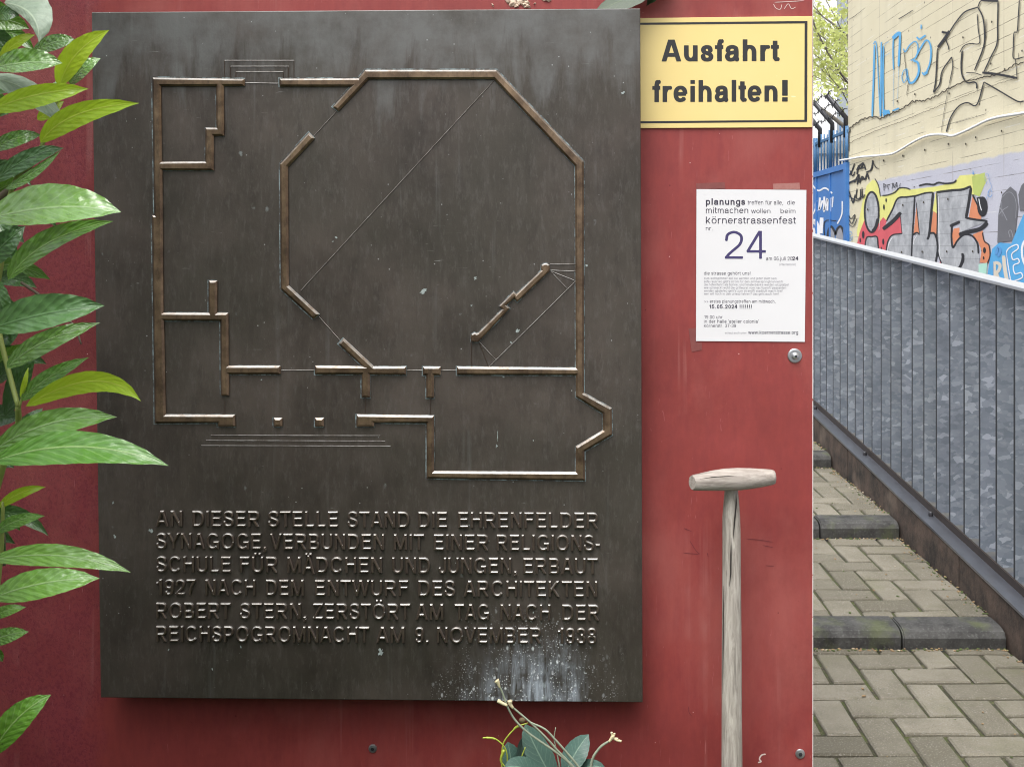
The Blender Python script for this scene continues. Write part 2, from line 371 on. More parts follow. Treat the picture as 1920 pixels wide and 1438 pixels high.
# ------------------------------------------------------------------ materials
YW = 1.93                      # front of the red panel
YP = 1.868                     # front of the bronze plaque
def mat_red():
    n = N('red_paint', .55, 0, .28); x, yy, z = n.sep()
    big = n.noise(3, detail=5); fine = n.noise(90, n.map((1, 1, .25)), 6, .7); grit = n.noise(260, detail=3, rough=.7)
    c = n.mix(big, (.222, .037, .033), (.295, .060, .054))
    c = n.mix(n.ramp(fine, .35, .7, 0, .5), c, (.19, .034, .038))
    lm = n.ramp(n.math('ADD', x, n.ramp(n.noise(9), 0, 1, -.12, .12)), -.86, -.92)            # rough weathered stretch at the left
    pit = n.ramp(n.noise(210, n.map((1, 1, .7)), 5, .75, .5), .46, .58)
    c = n.mix(n.mul(lm, pit, .75), c, (.125, .014, .022))
    c = n.mix(n.mul(lm, .35), c, (.24, .045, .07))
    c = n.mix(n.ramp(n.noise(4.5, n.map((1, 1, .5), loc=(3, 0, 8)), 6, .65), .5, .72, 0, .6), c, (.345, .105, .09))
    c = n.mix(n.ramp(n.noise(2.2, n.map(loc=(8, 0, 1)), 7, .7), .5, .7, 0, .6), c, (.15, .028, .024))
    runs = n.mul(n.ramp(n.noise(26, n.map((1, 1, .03)), 4, .65), .58, .68), n.ramp(n.noise(3.5, n.map(loc=(2, 0, 6))), .48, .62)); c = n.mix(n.mul(runs, .35), c, (.42, .19, .17))
    spots = n.ramp(n.vor(45, n.map((1, 1, .8))), .07, .05); c = n.mix(n.mul(spots, n.ramp(n.noise(5), .56, .62), .7), c, (.10, .012, .016))
    scr = n.ramp(n.noise(22, n.map((6, 1, .5), (0, .5, 0)), 2, .5, 2.5), .735, .75)
    c = n.mix(n.mul(scr, .45), c, (.42, .16, .16))
    spk = n.ramp(n.vor(26), .035, .02); c = n.mix(n.mul(spk, n.ramp(n.noise(7, n.map((1, 1, 1), loc=(4, 0, 2))), .5, .6)), c, (.62, .45, .42))
    xr = (1525-U0)*YW/F
    edge = n.mul(n.ramp(x, xr-.0022, xr-.0012), n.ramp(n.noise(45, n.map((1, 1, 1.6)), 6, .75), .36, .42)); c = n.mix(edge, c, (.72, .68, .66))
    n.col(c).rgh(n.ramp(fine, .2, .8, .38, .62))
    return n.bump(n.math('ADD', n.mul(grit, .25), n.mul(lm, pit, -.8)), .35, .0012).m
def mat_bronze(ridge=False):
    n = N('bronze_ridge' if ridge else 'bronze_patina', .45, .35 if not ridge else .75); x, yy, z = n.sep()
    st = n.noise(16, n.map((1, 1, .15)), 8, .68, .3); cl = n.noise(5.5, detail=6, rough=.65); fine = n.noise(140, n.map((1, 1, .3)), 4, .7)
    if ridge:
        c = n.mix(n.ramp(n.noise(22, n.map((1, 1, 1)), 5, .7), .35, .68), (.095, .062, .041), (.25, .172, .108))
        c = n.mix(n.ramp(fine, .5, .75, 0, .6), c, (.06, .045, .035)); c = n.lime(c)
        return n.col(c).rgh(n.ramp(cl, .3, .7, .28, .48)).bump(fine, .12, .001).m
    c = n.mix(n.ramp(cl, .32, .68), (.036, .029, .024), (.084, .067, .056))
    c = n.mix(n.ramp(n.noise(2.6, detail=4), .42, .62, 0, .65), c, (.048, .043, .033))
    c = n.mix(n.ramp(n.noise(46, n.map((1, 1, .22)), 6, .75), .50, .72, 0, .38), c, (.090, .080, .071))
    c = n.mix(n.ramp(n.noise(30, n.map((1, 1, .3), loc=(4, 2, 9)), 6, .75), .52, .70, 0, .42), c, (.022, .017, .014))
    zt = EYE-(20-V0)*YP/F
    up = n.ramp(n.math('ADD', z, n.ramp(st, .3, .7, -.10, .12)), zt-.15, zt-.07)              # weathered run-off zone under the top edge
    c = n.mix(n.mul(up, n.ramp(n.noise(9, detail=7, rough=.7), .36, .6, .25, 1)), c, (.118, .117, .112))
    run = n.mul(n.ramp(n.noise(38, n.map((1, 1, .035)), 3, .6), .60, .70), n.ramp(n.noise(4), .42, .6)); c = n.mix(n.mul(run, .28), c, (.20, .21, .21))
    c = n.mix(n.ramp(fine, .52, .8, 0, .5), c, (.12, .11, .102))
    sc = n.ramp(n.noise(30, n.map((1, 1, 9), (0, .35, 0)), 3, .6, 1.2), .70, .74); c = n.mix(n.mul(sc, n.ramp(n.noise(6, n.map(loc=(5, 5, 5))), .5, .6), .5), c, (.26, .26, .25))
    fl = n.mul(n.ramp(n.math('ADD', n.vor(34, n.map((1, 1, .7))), n.ramp(n.noise(160, detail=4), 0, 1, -.12, .12)), .16, .08), n.ramp(n.noise(9, n.map(loc=(3, 1, 7))), .60, .67)); c = n.mix(n.mul(fl, .6), c, (.38, .44, .44))
    dots = n.mul(n.ramp(n.vor(62, n.map(loc=(1, 0, 2))), .085, .05), n.ramp(n.noise(17, n.map(loc=(9, 1, 3))), .54, .62)); c = n.mix(n.mul(dots, .6), c, (.5, .52, .52))
    # bird-lime splash near the lower right corner
    cx, cz = (990-U0)*YP/F, EYE-(1315-V0)*YP/F
    dx = n.math('ABSOLUTE', n.math('SUBTRACT', x, cx)); wob = n.ramp(n.noise(24, n.map((1, 1, .3))), .2, .8, -.05, .05)
    mk = n.mul(n.ramp(n.math('ADD', dx, wob), .125, .03), n.ramp(n.math('ADD', z, wob), cz+.13, cz+.0))
    drip = n.ramp(n.noise(60, n.map((1, 1, .14)), 6, .75, .4), .40, .60); haze = n.mul(mk, drip, n.ramp(n.noise(40), .25, .5))
    c = n.mix(n.mul(haze, .95), c, (.46, .51, .58))
    mk2 = n.mul(n.ramp(n.math('ADD', dx, wob), .19, .02), n.ramp(n.math('ADD', z, wob), cz+.20, cz+.03))
    sp = n.math('MAXIMUM', n.math('MAXIMUM', n.ramp(n.math('ADD', n.vor(70, n.map((1, 1, .6))), n.ramp(n.noise(200), 0, 1, -.1, .1)), .2, .12), n.ramp(n.vor(110), .20, .12)), n.ramp(n.vor(230), .27, .15)); c = n.mix(n.mul(sp, n.ramp(mk2, .1, .75), n.ramp(n.noise(55), .42, .55)), c, (.82, .85, .88))
    n.col(c).rgh(n.ramp(cl, .25, .75, .36, .58))
    return n.bump(n.math('ADD', n.mul(n.noise(60, detail=6, rough=.7), .6), n.mul(fine, .4)), .28, .0016).m
M = {}
M['red'] = mat_red(); M['bronze'] = mat_bronze(); M['ridge'] = mat_bronze(True)
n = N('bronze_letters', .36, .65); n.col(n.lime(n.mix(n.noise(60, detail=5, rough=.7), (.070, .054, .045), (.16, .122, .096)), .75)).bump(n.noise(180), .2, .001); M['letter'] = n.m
n = N('verdigris', .7); n.col(n.mix(n.ramp(n.noise(55, detail=6, rough=.75), .44, .62), (.045, .04, .036), (.20, .26, .27))); M['verd'] = n.m
n = N('yellow_enamel', .38); x, yy, z = n.sep()
c = n.mix(n.noise(4, detail=4), (.69, .525, .18), (.73, .585, .26)); c = n.mix(n.mul(n.ramp(n.vor(18), .06, .03), n.ramp(n.noise(6), .5, .6), .6), c, (.35, .25, .08))
c = n.mix(n.mul(n.ramp(n.noise(14, n.map((1, 1, 4), (0, .6, 0)), 2, .5, 2), .72, .74), .35), c, (.95, .9, .7)); n.col(c); M['yellow'] = n.m
M['black_ink'] = plain('black_enamel', (.018, .018, .02), .4)
n = N('paper', .75); n.col(n.mix(n.noise(8), (.61, .605, .615), (.65, .64, .65))).bump(n.noise(7, detail=2), .25, .004); M['paper'] = n.m
M['print'] = plain('print_ink', (.035, .03, .05), .8); M['print_blue'] = plain('print_ink_violet', (.045, .035, .115), .8); M['print_grey'] = plain('print_ink_grey', (.22, .21, .24), .8)
n = N('weathered_wood', .75); g = n.noise(26, n.map((6, 6, .55)), 6, .7, .6); g2 = n.noise(8, n.map((8, 8, .6)), 4, .6)
c = n.mix(n.ramp(g, .3, .7), (.19, .165, .14), (.46, .425, .375)); c = n.mix(n.ramp(g2, .58, .72, 0, .85), c, (.10, .085, .072)); c = n.mix(n.ramp(n.vor(9, n.map((6, 6, 1.4))), .09, .04, 0, .5), c, (.10, .08, .065))
n.col(c).bump(g, .5, .0015); M['wood'] = n.m
n = N('weathered_wood_crosswise', .75); g = n.noise(26, n.map((.55, 6, 6)), 6, .7, .6); c = n.mix(n.ramp(g, .3, .7), (.19, .16, .138), (.42, .38, .338)); c = n.mix(n.ramp(n.noise(8, n.map((.6, 8, 8))), .56, .7, 0, .7), c, (.14, .115, .1)); n.col(c).bump(g, .5, .0015); M['wood_x'] = n.m
M['crack'] = plain('wood_crack', (.02, .016, .013), .9)
M['steel'] = plain('zinc_steel', (.46, .47, .48), .32, .85); M['iron'] = plain('dark_iron', (.05, .05, .055), .45, .6)
n = N('galvanised_steel', .42, .55); mp = n.map((22, 22, 38)); a = n.vor(1, n.map((22, 22, 38)), out='Color'); dist = n.noise(30, detail=2)
wv = n.t.nodes.new('ShaderNodeVectorMath'); wv.operation = 'MULTIPLY_ADD'; n.put(wv.inputs[0], n.t.nodes.new('ShaderNodeTexNoise').outputs['Color']); wv.inputs[0].links[0].from_node.inputs['Scale'].default_value = 45; n.put(wv.inputs[0].links[0].from_node.inputs['Vector'], n.co)
wv.inputs[1].default_value = (.022, .022, .016); n.put(wv.inputs[2], n.co)
v1 = n.vor(1, n.map((34, 34, 64), src=wv.outputs[0]), out='Color'); v2 = n.vor(1, n.map((70, 70, 125), loc=(3, 1, 2), src=wv.outputs[0]), out='Color')
f1 = n.sep(v1)[0]; f2 = n.sep(v2)[1]
c = n.mix(n.ramp(f1, 0, .8), (.21, .245, .28), (.31, .345, .385)); c = n.mix(n.ramp(f1, .86, .93, 0, .8), c, (.50, .54, .585)); c = n.mix(n.mul(n.ramp(f2, .86, .95), .6), c, (.38, .41, .45)); c = n.mix(n.ramp(n.noise(5), .45, .75, 0, .5), c, (.13, .145, .165))
n.col(c).rgh(n.ramp(f1, 0, 1, .52, .36)); M['galv'] = n.m
M['rust'] = plain('dark_rusty_flange', (.028, .020, .016), .6, .2, .4, 40)
M['gap_shade'] = plain('painted_gap_shade', (.03, .034, .04), .7, .3)  # dark tone on the bar edges, paints the shade between the bars
M['rail'] = plain('zinc_rail', (.40, .42, .45), .4, .35, .1); M['plate'] = plain('zinc_base_plate', (.20, .21, .24), .3, .8, .25, 14)
n = N('dirty_concrete', .85); c = n.mix(n.ramp(n.noise(10, detail=7, rough=.7), .35, .68), (.011, .008, .006), (.085, .057, .042)); c = n.mix(n.ramp(n.noise(3, n.map(loc=(2, 2, 2))), .55, .7, 0, .6), c, (.17, .13, .10)); n.col(c).bump(n.noise(60, detail=6, rough=.75), .6, .004); M['kerb'] = n.m
n = N('edging_stone', .8); x, yy, z = n.sep(); c = n.mix(n.ramp(n.noise(16, detail=7, rough=.7), .35, .65), (.014, .0135, .0125), (.058, .057, .053)); c = n.mix(n.ramp(n.noise(120, detail=3), .55, .7, 0, .5), c, (.105, .105, .10)); c = n.mix(n.ramp(n.noise(7, n.map(loc=(5, 1, 1))), .52, .66, 0, .55), c, (.075, .09, .028)); n.col(c).bump(n.noise(150, detail=4, rough=.7), .5, .003); M['edging'] = n.m
n = N('paving_brick', .8); isl = n.island(); c = n.mix(isl, (.092, .082, .056), (.19, .172, .130)); c = n.mix(n.ramp(n.noise(9, detail=5, rough=.65), .42, .7, 0, .65), c, (.088, .078, .05)); c = n.mix(n.ramp(n.noise(240, detail=3), .55, .68, 0, .7), c, (.27, .255, .22)); c = n.mix(n.ramp(n.noise(420, n.map(loc=(1, 2, 3)), 2), .55, .68, 0, .8), c, (.06, .055, .045))
c = n.mix(n.ramp(n.noise(5, n.map(loc=(7, 3, 0)), 5, .7), .55, .72, 0, .5), c, (.10, .10, .045)); n.col(c).bump(n.noise(300, detail=3, rough=.7), .8, .003); M['brick'] = n.m
n = N('mossy_joint', .95); c = n.mix(n.ramp(n.noise(14, detail=6, rough=.7), .38, .62), (.022, .018, .012), (.05, .064, .012)); c = n.mix(n.ramp(n.noise(150), .5, .7, 0, .5), c, (.16, .14, .09)); n.col(c).bump(n.noise(200, detail=4), .8, .004); M['joint'] = n.m
n = N('asphalt', .9); n.col(n.mix(n.noise(60), (.04, .04, .04), (.07, .068, .065))); M['asphalt'] = n.m
n = N('soil', .95); n.col(n.mix(n.noise(30, detail=6), (.03, .022, .015), (.07, .05, .035))).bump(n.noise(50), .7, .02); M['soil'] = n.m

# ------------------------------------------------------------------ ground, path and steps
bm = bmesh.new(); box(bm, -600, 600, -600, 600, -1.05, -.85); tag(obj('ground', bm, M['asphalt']), kind='structure')
XK = 1.367                                   # face of the kerb beside the path
STEPS = [3.04, 4.0, 5.0, 6.0, 7.0, 8.0, 9.0, 10.0, 11.0]; LEV = [0, .057, .120, .185, .25, .315, .38, .445, .51, .575]
def herring(y0, y1, z, x0, x1, bm):
    P = .1; ox, oy = .764, 2.604
    i0, i1 = int((x0-ox)/P)-3, int((x1-ox)/P)+3; j0, j1 = int((y0-oy)/P)-3, int((y1-oy)/P)+3
    for i in range(i0, i1):
        for j in range(j0, j1):
            k = (i+j) % 4
            if k == 0: a, b = 2, 1
            elif k == 2: a, b = 1, 2
            else: continue
            g = .0044+random.uniform(0, .0024)
            ax, bx, ay, by = ox+i*P+g, ox+(i+a)*P-g, oy+j*P+g, oy+(j+b)*P-g
            ax, bx, ay, by = max(ax, x0), min(bx, x1), max(ay, y0), min(by, y1)
            if bx-ax < .014 or by-ay < .014: continue
            t = [z+random.uniform(-.0016, .0016) for _ in range(4)]; c = .0042; jx = [random.uniform(-.0026, .0026) for _ in range(8)]
            low = [bm.verts.new(p) for p in ((ax, ay, z-.05), (bx, ay, z-.05), (bx, by, z-.05), (ax, by, z-.05))]
            mid = [bm.verts.new(p) for p in ((ax+jx[0], ay+jx[1], t[0]-c), (bx+jx[2], ay+jx[3], t[1]-c), (bx+jx[4], by+jx[5], t[2]-c), (ax+jx[6], by+jx[7], t[3]-c))]
            top = [bm.verts.new(p) for p in ((ax+c, ay+c, t[0]), (bx-c, ay+c, t[1]), (bx-c, by-c, t[2]), (ax+c, by-c, t[3]))]
            for q in range(4):
                r = (q+1) % 4
                bm.faces.new((low[q], low[r], mid[r], mid[q])); bm.faces.new((mid[q], mid[r], top[r], top[q]))
            bm.faces.new(top)
bm = bmesh.new(); bj = bmesh.new(); XL = -.75
ys = [.9]+[y+.115 for y in STEPS]; ye = STEPS+[14.6]
for k, (a, b) in enumerate(zip(ys, ye)):
    herring(a, b, LEV[k], XL, XK-.003, bm); box(bj, XL, XK-.002, a-.06, b+.05, -.84, LEV[k]-.0095)
tag(obj('path', bm, M['brick']), kind='structure'); tag(obj('path_bed', bj, M['joint']), kind='structure')
for k, y in enumerate(STEPS):
    bm = bmesh.new(); z0, z1 = LEV[k]-.10, LEV[k+1]+.002; xs = [XL, .06, 1.043, XK-.004]
    for q in range(3):
        x0, x1 = xs[q]+.003, xs[q+1]-.003; dz = random.uniform(-.002, .002)
        prof = [(y, z0), (y, z1-.026+dz), (y+.012, z1-.010+dz), (y+.03, z1-.003+dz), (y+.055, z1+dz), (y+.112, z1+dz), (y+.112, z0)]
        prism(bm, [(x0, p, zz) for p, zz in prof], (x1-x0, 0, 0))
    bmesh.ops.bevel(bm, geom=[e for e in bm.edges if e.calc_face_angle(0) > 1.2], offset=.004, segments=2, affect='EDGES')
    tag(obj('step', bm, M['edging']), kind='structure')
SL = .0748
def ztop(y): return .147+SL*(y-3.149)
bm = bmesh.new()
for a, b in zip([1.2, 2.35, 3.42, 4.75, 6.1, 7.6, 9.2, 10.8], [2.35, 3.42, 4.75, 6.1, 7.6, 9.2, 10.8, 12.4]):
    prism(bm, [(XK, a+.003, -.845), (XK, a+.003, ztop(a)), (XK, b-.003, ztop(b)), (XK, b-.003, -.845)], (.15, 0, 0))
tag(obj('kerb', bm, M['kerb']), kind='structure')
# moss, dead leaves and crumbs lying in the corners
bm = bmesh.new()
for _ in range(1500):
    k = random.randrange(0, 4); y0 = STEPS[k]; q = random.random()
    if q < .5: x, y, z = random.uniform(.45, 1.36), y0-random.uniform(.001, .02), LEV[k]+.002
    elif q < .85: y = random.uniform(ys[k], ye[k]); x = XK-abs(random.gauss(0, .02))-.004; z = LEV[k]+.002
    else: y = random.uniform(ys[k], ye[k]); x = random.uniform(.45, 1.36); z = LEV[k]+.0025
    r = random.uniform(.0015, .0048)
    m = Matrix.Translation((x, y, z)) @ Matrix.Rotation(random.random()*6, 4, 'Z') @ Matrix.Diagonal((r*random.uniform(.7, 1.8), r, r*.6, 1))
    bmesh.ops.create_icosphere(bm, subdivisions=1, radius=1, matrix=m)
n = N('litter_mix', .9); isl = n.island(); c = n.mix(n.ramp(isl, .5, .55), (.055, .075, .02), (.22, .15, .08)); c = n.mix(n.ramp(isl, .95, .96), c, (.4, .34, .27)); n.col(c)
tag(obj('litter', bm, n.m), 'moss tufts and dry crumbs in the joints of the paved steps', 'litter', kind='stuff')

# ------------------------------------------------------------------ red panel with screws
XR = (1525-U0)*YW/F
pan = thing('red_panel', 'dark red painted metal wall panel that carries plaque and signs', 'wall panel', (-.5, YW+.03, 0))
bm = bmesh.new(); box(bm, -2.2, XR, YW, YW+.06, -.84, 2.35, .0012); obj('sheet', bm, M['red'], pan)
def disc(bm, c, r, h, n=24, dome=0, mi=0):
    """round head on a plane facing the camera"""
    prof = [(r, 0), (r, h*.5), (r*.93, h*.85), (r*.8, h), (0, h+dome)]
    rings = []
    for rr, hh in prof[:-1]: rings.append([bm.verts.new((c[0]+rr*math.cos(2*math.pi*k/n), c[1]-hh, c[2]+rr*math.sin(2*math.pi*k/n))) for k in range(n)])
    ce = bm.verts.new((c[0], c[1]-h-dome, c[2]))
    for a, b in zip(rings, rings[1:]):
        for k in range(n): f = bm.faces.new((a[k], a[(k+1) % n], b[(k+1) % n], b[k])); f.material_index = mi
    for k in range(n): f = bm.faces.new((rings[-1][k], rings[-1][(k+1) % n], ce)); f.material_index = mi
for u, v, r in ((699, 1402, 8), (1500, 1412, 9)):
    bm = bmesh.new(); c = W(u, v, YW); s = YW/F; disc(bm, c, r*s, .003, 20, .001)
    disc(bm, c-Vector((0, .0042, 0)), r*s*.42, .0004, 6, 0, 1); obj('screw', bm, [M['steel'], M['iron']], pan)
c = W(1490, 667, YW); s = YW/F; bm = bmesh.new(); disc(bm, c, 13.5*s, .003, 32, 0); wsh = obj('washer', bm, M['steel'], pan)
bm = bmesh.new(); disc(bm, c-Vector((0, .003, 0)), 6.5*s, .006, 20, .002); disc(bm, c-Vector((0, .0112, 0)), 2.6*s, .0004, 6, 0, 1); obj('bolt_head', bm, [M['steel'], M['iron']], pan)
# scratches and paint curls
M['chip'] = plain('paint_chip', (.62, .52, .48), .8)
def hair(bm, P, wpx, y, th=.0006):
    P = crom(P, 6); n = len(P); L, Rr = [], []
    for i, p in enumerate(P):
        q = P[min(i+1, n-1)]-P[max(i-1, 0)]; q = q/(np.hypot(*q)+1e-9); k = wpx/2*(1 if 0 < i < n-1 else .25)
        L.append(p+np.array((-q[1], q[0]))*k); Rr.append(p-np.array((-q[1], q[0]))*k)
    for i in range(n-1):
        bm.faces.new([bm.verts.new(W(*t, y-th)) for t in (L[i], L[i+1], Rr[i+1], Rr[i])])
bm = bmesh.new()
hair(bm, [(1436, 1413), (1428, 1415), (1424, 1422), (1427, 1427), (1421, 1429)], 2.6, YW)
for P in ([(1450, 8), (1455, 16), (1463, 18), (1466, 9)], [(1470, 18), (1478, 8), (1484, 17), (1492, 14)], [(1452, 5), (1475, 4), (1508, 2)]): hair(bm, P, 1.0, YW)
obj('scratch', bm, M['chip'], pan)
M['scuff'] = plain('scuff_mark', (.13, .02, .024), .7)
bm = bmesh.new()
for P in ([(1282, 990), (1297, 996)], [(1293, 1013), (1305, 1032), (1312, 1038)], [(1326, 1036), (1328, 1044)], [(1400, 1010), (1425, 1012), (1450, 1016)], [(1435, 1060), (1452, 1061)], [(1291, 1324), (1292, 1335), (1297, 1342)], [(1430, 1022), (1450, 1026)], [(1280, 1036), (1312, 1039)]): hair(bm, P, 1.1, YW)
obj('scuff', bm, M['scuff'], pan)
# torn foam / filler on the panel's upper edge
bm = bmesh.new()
for u, v, r in ((953, 1, 6), (962, 6, 8), (974, 3, 9), (986, 8, 7), (968, 12, 4), (990, 13, 3.5), (958, 9, 4), (1022, -2, 5), (1028, 0, 4), (980, -3, 8), (1003, 8, 2), (924, 10, 2)):
    bmesh.ops.create_icosphere(bm, subdivisions=3, radius=1, matrix=Matrix.Translation(W(u, v, YW)) @ Matrix.Diagonal((r*s, .004, r*s*.9, 1)))
for v in bm.verts: v.co += Vector((noise.noise(v.co*260), noise.noise(v.co*240+Vector((3, 1, 2)))*.7, noise.noise(v.co*280+Vector((9, 4, 1)))))*.004
tag(obj('filler_residue', bm, plain('dry_filler', (.55, .42, .32), .9, 0, .35, 120), None, True), 'crumbly beige filler remains stuck on the red panel above the plaque', 'residue')

# ------------------------------------------------------------------ bronze plaque
pq = thing('memorial_plaque', 'dark bronze memorial plaque with raised floor plan and German inscription', 'plaque', W(690, 1310, YW))
me = relief([px([(173, 25), (1199, 18), (1203.5, 1315), (190, 1306)], YP)], YP, .056, .0016, 1, False); link('slab', me, M['bronze'], pq)
for u, v in ((260, 110), (1120, 110), (1120, 1230), (270, 1230)):
    bm = bmesh.new(); p = W(u, v, YP); tube(bm, [(p.x, YP+.054, p.z), (p.x, YW+.002, p.z)], .012, 12); obj('mounting_stud', bm, M['iron'], pq)
HR = .0068; YR = YP-HR
RIDGES = [
 [[(284.7, 145.5), (457.5, 148), (457.5, 161.5), (418.5, 161.5), (419, 255), (399.5, 255), (399.5, 320), (303, 319.5), (305, 586.5), (390.5, 587), (390.5, 526.5), (406, 526.5), (406, 587), (427, 587), (427.5, 686), (525, 686), (525, 702), (428, 702), (428, 742.5), (413.5, 742.5), (412.5, 602), (306, 601.5), (309.5, 777.5), (439.6, 778), (440, 800), (407.5, 800), (407.5, 793), (289.5, 794), (284, 404), (288.7, 404)],
  [(300.5, 161.8), (404, 161.8), (404.5, 239.5), (384, 239.5), (383.5, 303), (302, 303.5)]],
 [[(523.5, 147.5), (671.5, 147), (684, 131), (931, 131), (1094.6, 303), (1095, 737), (1147, 765.5), (1148, 815.5), (1096, 846.5), (1097, 901), (799.5, 897), (799.5, 793.5), (700.7, 793), (700.7, 800), (668, 800), (668, 777.5), (813.5, 779.5), (813.5, 884), (1079.5, 885.5), (1079.5, 838), (1130.5, 807), (1130, 775.5), (1079.5, 744), (1079.5, 703.5), (856.2, 703), (856.2, 687.7), (1079.5, 690), (1078.4, 311.5), (926, 148.5), (690, 149), (633.5, 208.5), (623, 200.5), (657, 162.5), (523.5, 162.5)]],
 [[(578.5, 248.5), (589, 259.5), (539, 313), (540.5, 536), (598, 589.5), (587, 598.5), (526, 542.5), (524.3, 307.5)]],
 [[(643.5, 634.5), (700, 687.5), (761, 687.5), (761, 703), (693, 702.5), (693.5, 745.5), (677.5, 745.5), (677.5, 702), (590, 702), (590, 686), (679, 687), (634, 645)]],
 [[(792.5, 687.7), (826, 687.7), (825.5, 703.7), (813.5, 703.7), (813.5, 746.4), (799, 746.4), (799, 703.7), (792.5, 703.7)]],
 [[(512.3, 784), (528.3, 784), (528.3, 800), (512.3, 800)]], [[(590, 784), (606.5, 784), (606.5, 800), (590, 800)]],
 [[(1015, 507), (968, 552), (963, 547), (935.5, 574), (941.5, 580), (897, 624), (894, 625.5), (889, 624), (884, 627), (882.5, 632), (883, 641), (896, 641.5), (898, 640), (955.5, 578.5), (949.5, 572.5), (964, 559), (969.5, 566.5), (1030, 509), (1031, 503), (1030, 497), (1025, 494), (1020, 494), (1015.5, 497.5), (1014.5, 503)]],
]
for i, L in enumerate(RIDGES):
    k = .0036 if i != 7 else .0026
    link('plan_wall', relief([px(l, YR) for l in L], YR, HR+.004, k, 0), M['ridge'], pq)
def rim(loops, w0, w1, y):
    bm = bmesh.new()
    for L in loops:
        P = [np.array(p, float) for p in L]; n = len(P); A = sum(P[i][0]*P[(i+1) % n][1]-P[(i+1) % n][0]*P[i][1] for i in range(n)); sg_ = 1 if A > 0 else -1
        def off(d):
            out = []
            for i in range(n):
                e0 = P[i]-P[i-1]; e1 = P[(i+1) % n]-P[i]; e0 = e0/np.hypot(*e0); e1 = e1/np.hypot(*e1)
                n0 = np.array((e0[1], -e0[0]))*sg_; n1 = np.array((e1[1], -e1[0]))*sg_; m_ = n0+n1; m_ = m_/max(.4, m_.dot(m_)/2); out.append(bm.verts.new(W(*(P[i]+m_*d), y)))
            return out
        a, b = off(w0), off(w1)
        for i in range(n): bm.faces.new((a[i], a[(i+1) % n], b[(i+1) % n], b[i]))
    return bm
obj('verdigris_rim', rim([L[0] for L in RIDGES]+[[tuple(p) for p in RIDGES[0][1]][::-1]], -.3, 1.7, YP-.0005), M['verd'], pq)
LINES = [[(926, 152), (564, 545)], [(632, 208), (588, 256)], [(598, 594), (637, 638)], [(421, 114), (551, 114)], [(432, 125), (541, 125)], [(442, 135), (531, 135)], [(421, 114), (421, 146)], [(551, 114), (551, 147)],
 [(442, 135), (442, 146)], [(531, 135), (531, 147)], [(432, 125), (432, 146)], [(541, 125), (541, 147)], [(458, 156), (523, 157)], [(526, 694.5), (590, 694.5)], [(762, 694.5), (793, 694.5)], [(826, 694.5), (856, 694.5)], [(421.5, 752), (421.5, 777)], [(685, 747), (685, 778)],
 [(807, 748), (807, 779)], [(395, 816.5), (713, 817)], [(386, 826), (722, 827)], [(377, 835.5), (732, 836.5)], [(1031, 496), (1079, 496)], [(1031, 507), (1079, 509)], [(1031, 508), (1079, 527)],
 [(1031, 508), (1062, 540)], [(1079, 528), (917, 688)], [(884, 641), (884, 688)], [(898, 641), (916, 688)], [(898, 641), (930, 675)]]
bm = bmesh.new()
for a, b in LINES:
    q = np.array(b, float)-np.array(a, float); q = q/np.hypot(*q); nn = np.array((-q[1], q[0]))*1.15
    A = [W(a[0]-nn[0], a[1]-nn[1], YP), W(*a, YP-.0016), W(a[0]+nn[0], a[1]+nn[1], YP)]; B = [W(b[0]-nn[0], b[1]-nn[1], YP), W(*b, YP-.0016), W(b[0]+nn[0], b[1]+nn[1], YP)]
    va = [bm.verts.new(p+Vector((0, .0004, 0))) for p in A]; vb = [bm.verts.new(p+Vector((0, .0004, 0))) for p in B]
    for i in (0, 1): bm.faces.new((va[i], vb[i], vb[i+1], va[i+1]))
    bm.faces.new(va); bm.faces.new(vb[::-1])
bmesh.ops.recalc_face_normals(bm, faces=bm.faces); obj('plan_line', bm, M['letter'], pq)
M['splat'] = plain('pale_dropping', (.27, .31, .30), .8, 0, .75, 160)
rq = random.Random(4)
def blob(u, v, a, b, ang, n=14):
    out = []
    for k in range(n):
        t = 6.2832*k/n; r = rq.uniform(.35, 1.25); x, y = a*r*math.cos(t), b*r*math.sin(t); out.append((u+x*math.cos(ang)-y*math.sin(ang), v+x*math.sin(ang)+y*math.cos(ang)))
    return out
for i, (u, v, a, b, ang) in enumerate(((631, 446, 4, 3, .5), (624, 453, 2.4, 1.4, -.6), (795, 546, 11, 4.5, -.6), (891, 522, 4, 5, .2), (884, 573, 2.5, 3, 0), (971, 621, 4, 6, .3), (958, 642, 3, 3, 0), (931, 836, 3, 5, .1), (933, 815, .9, 17, 0), (300, 372, 5, 4, 0), (283, 995, 5, 5, 0), (714, 1222, 6, 9, .1), (212, 942, 2, 5, 0), (215, 1005, 3, 5, 0), (944, 707, 3, 2, 0), (1000, 826, 1.5, 2, 0), (490, 712, 2, 2, 0), (1168, 175, 6, 3, -.3), (1100, 498, 3, 3, 0), (316, 1218, 1.5, 4, .3), (452, 1213, 1.4, 4, -.2), (398, 1254, 1.4, 3.5, -.2), (880, 985, 1.5, 1.5, 0), (1000, 1148, 2, 2, 0))):
    bm = bmesh.new(); bm.faces.new([bm.verts.new(W(*p, YP-.0005-.00002*i)) for p in blob(u, v, a*.8, b*.8, ang)][::-1]); obj('dropping', bm, M['splat'], pq)
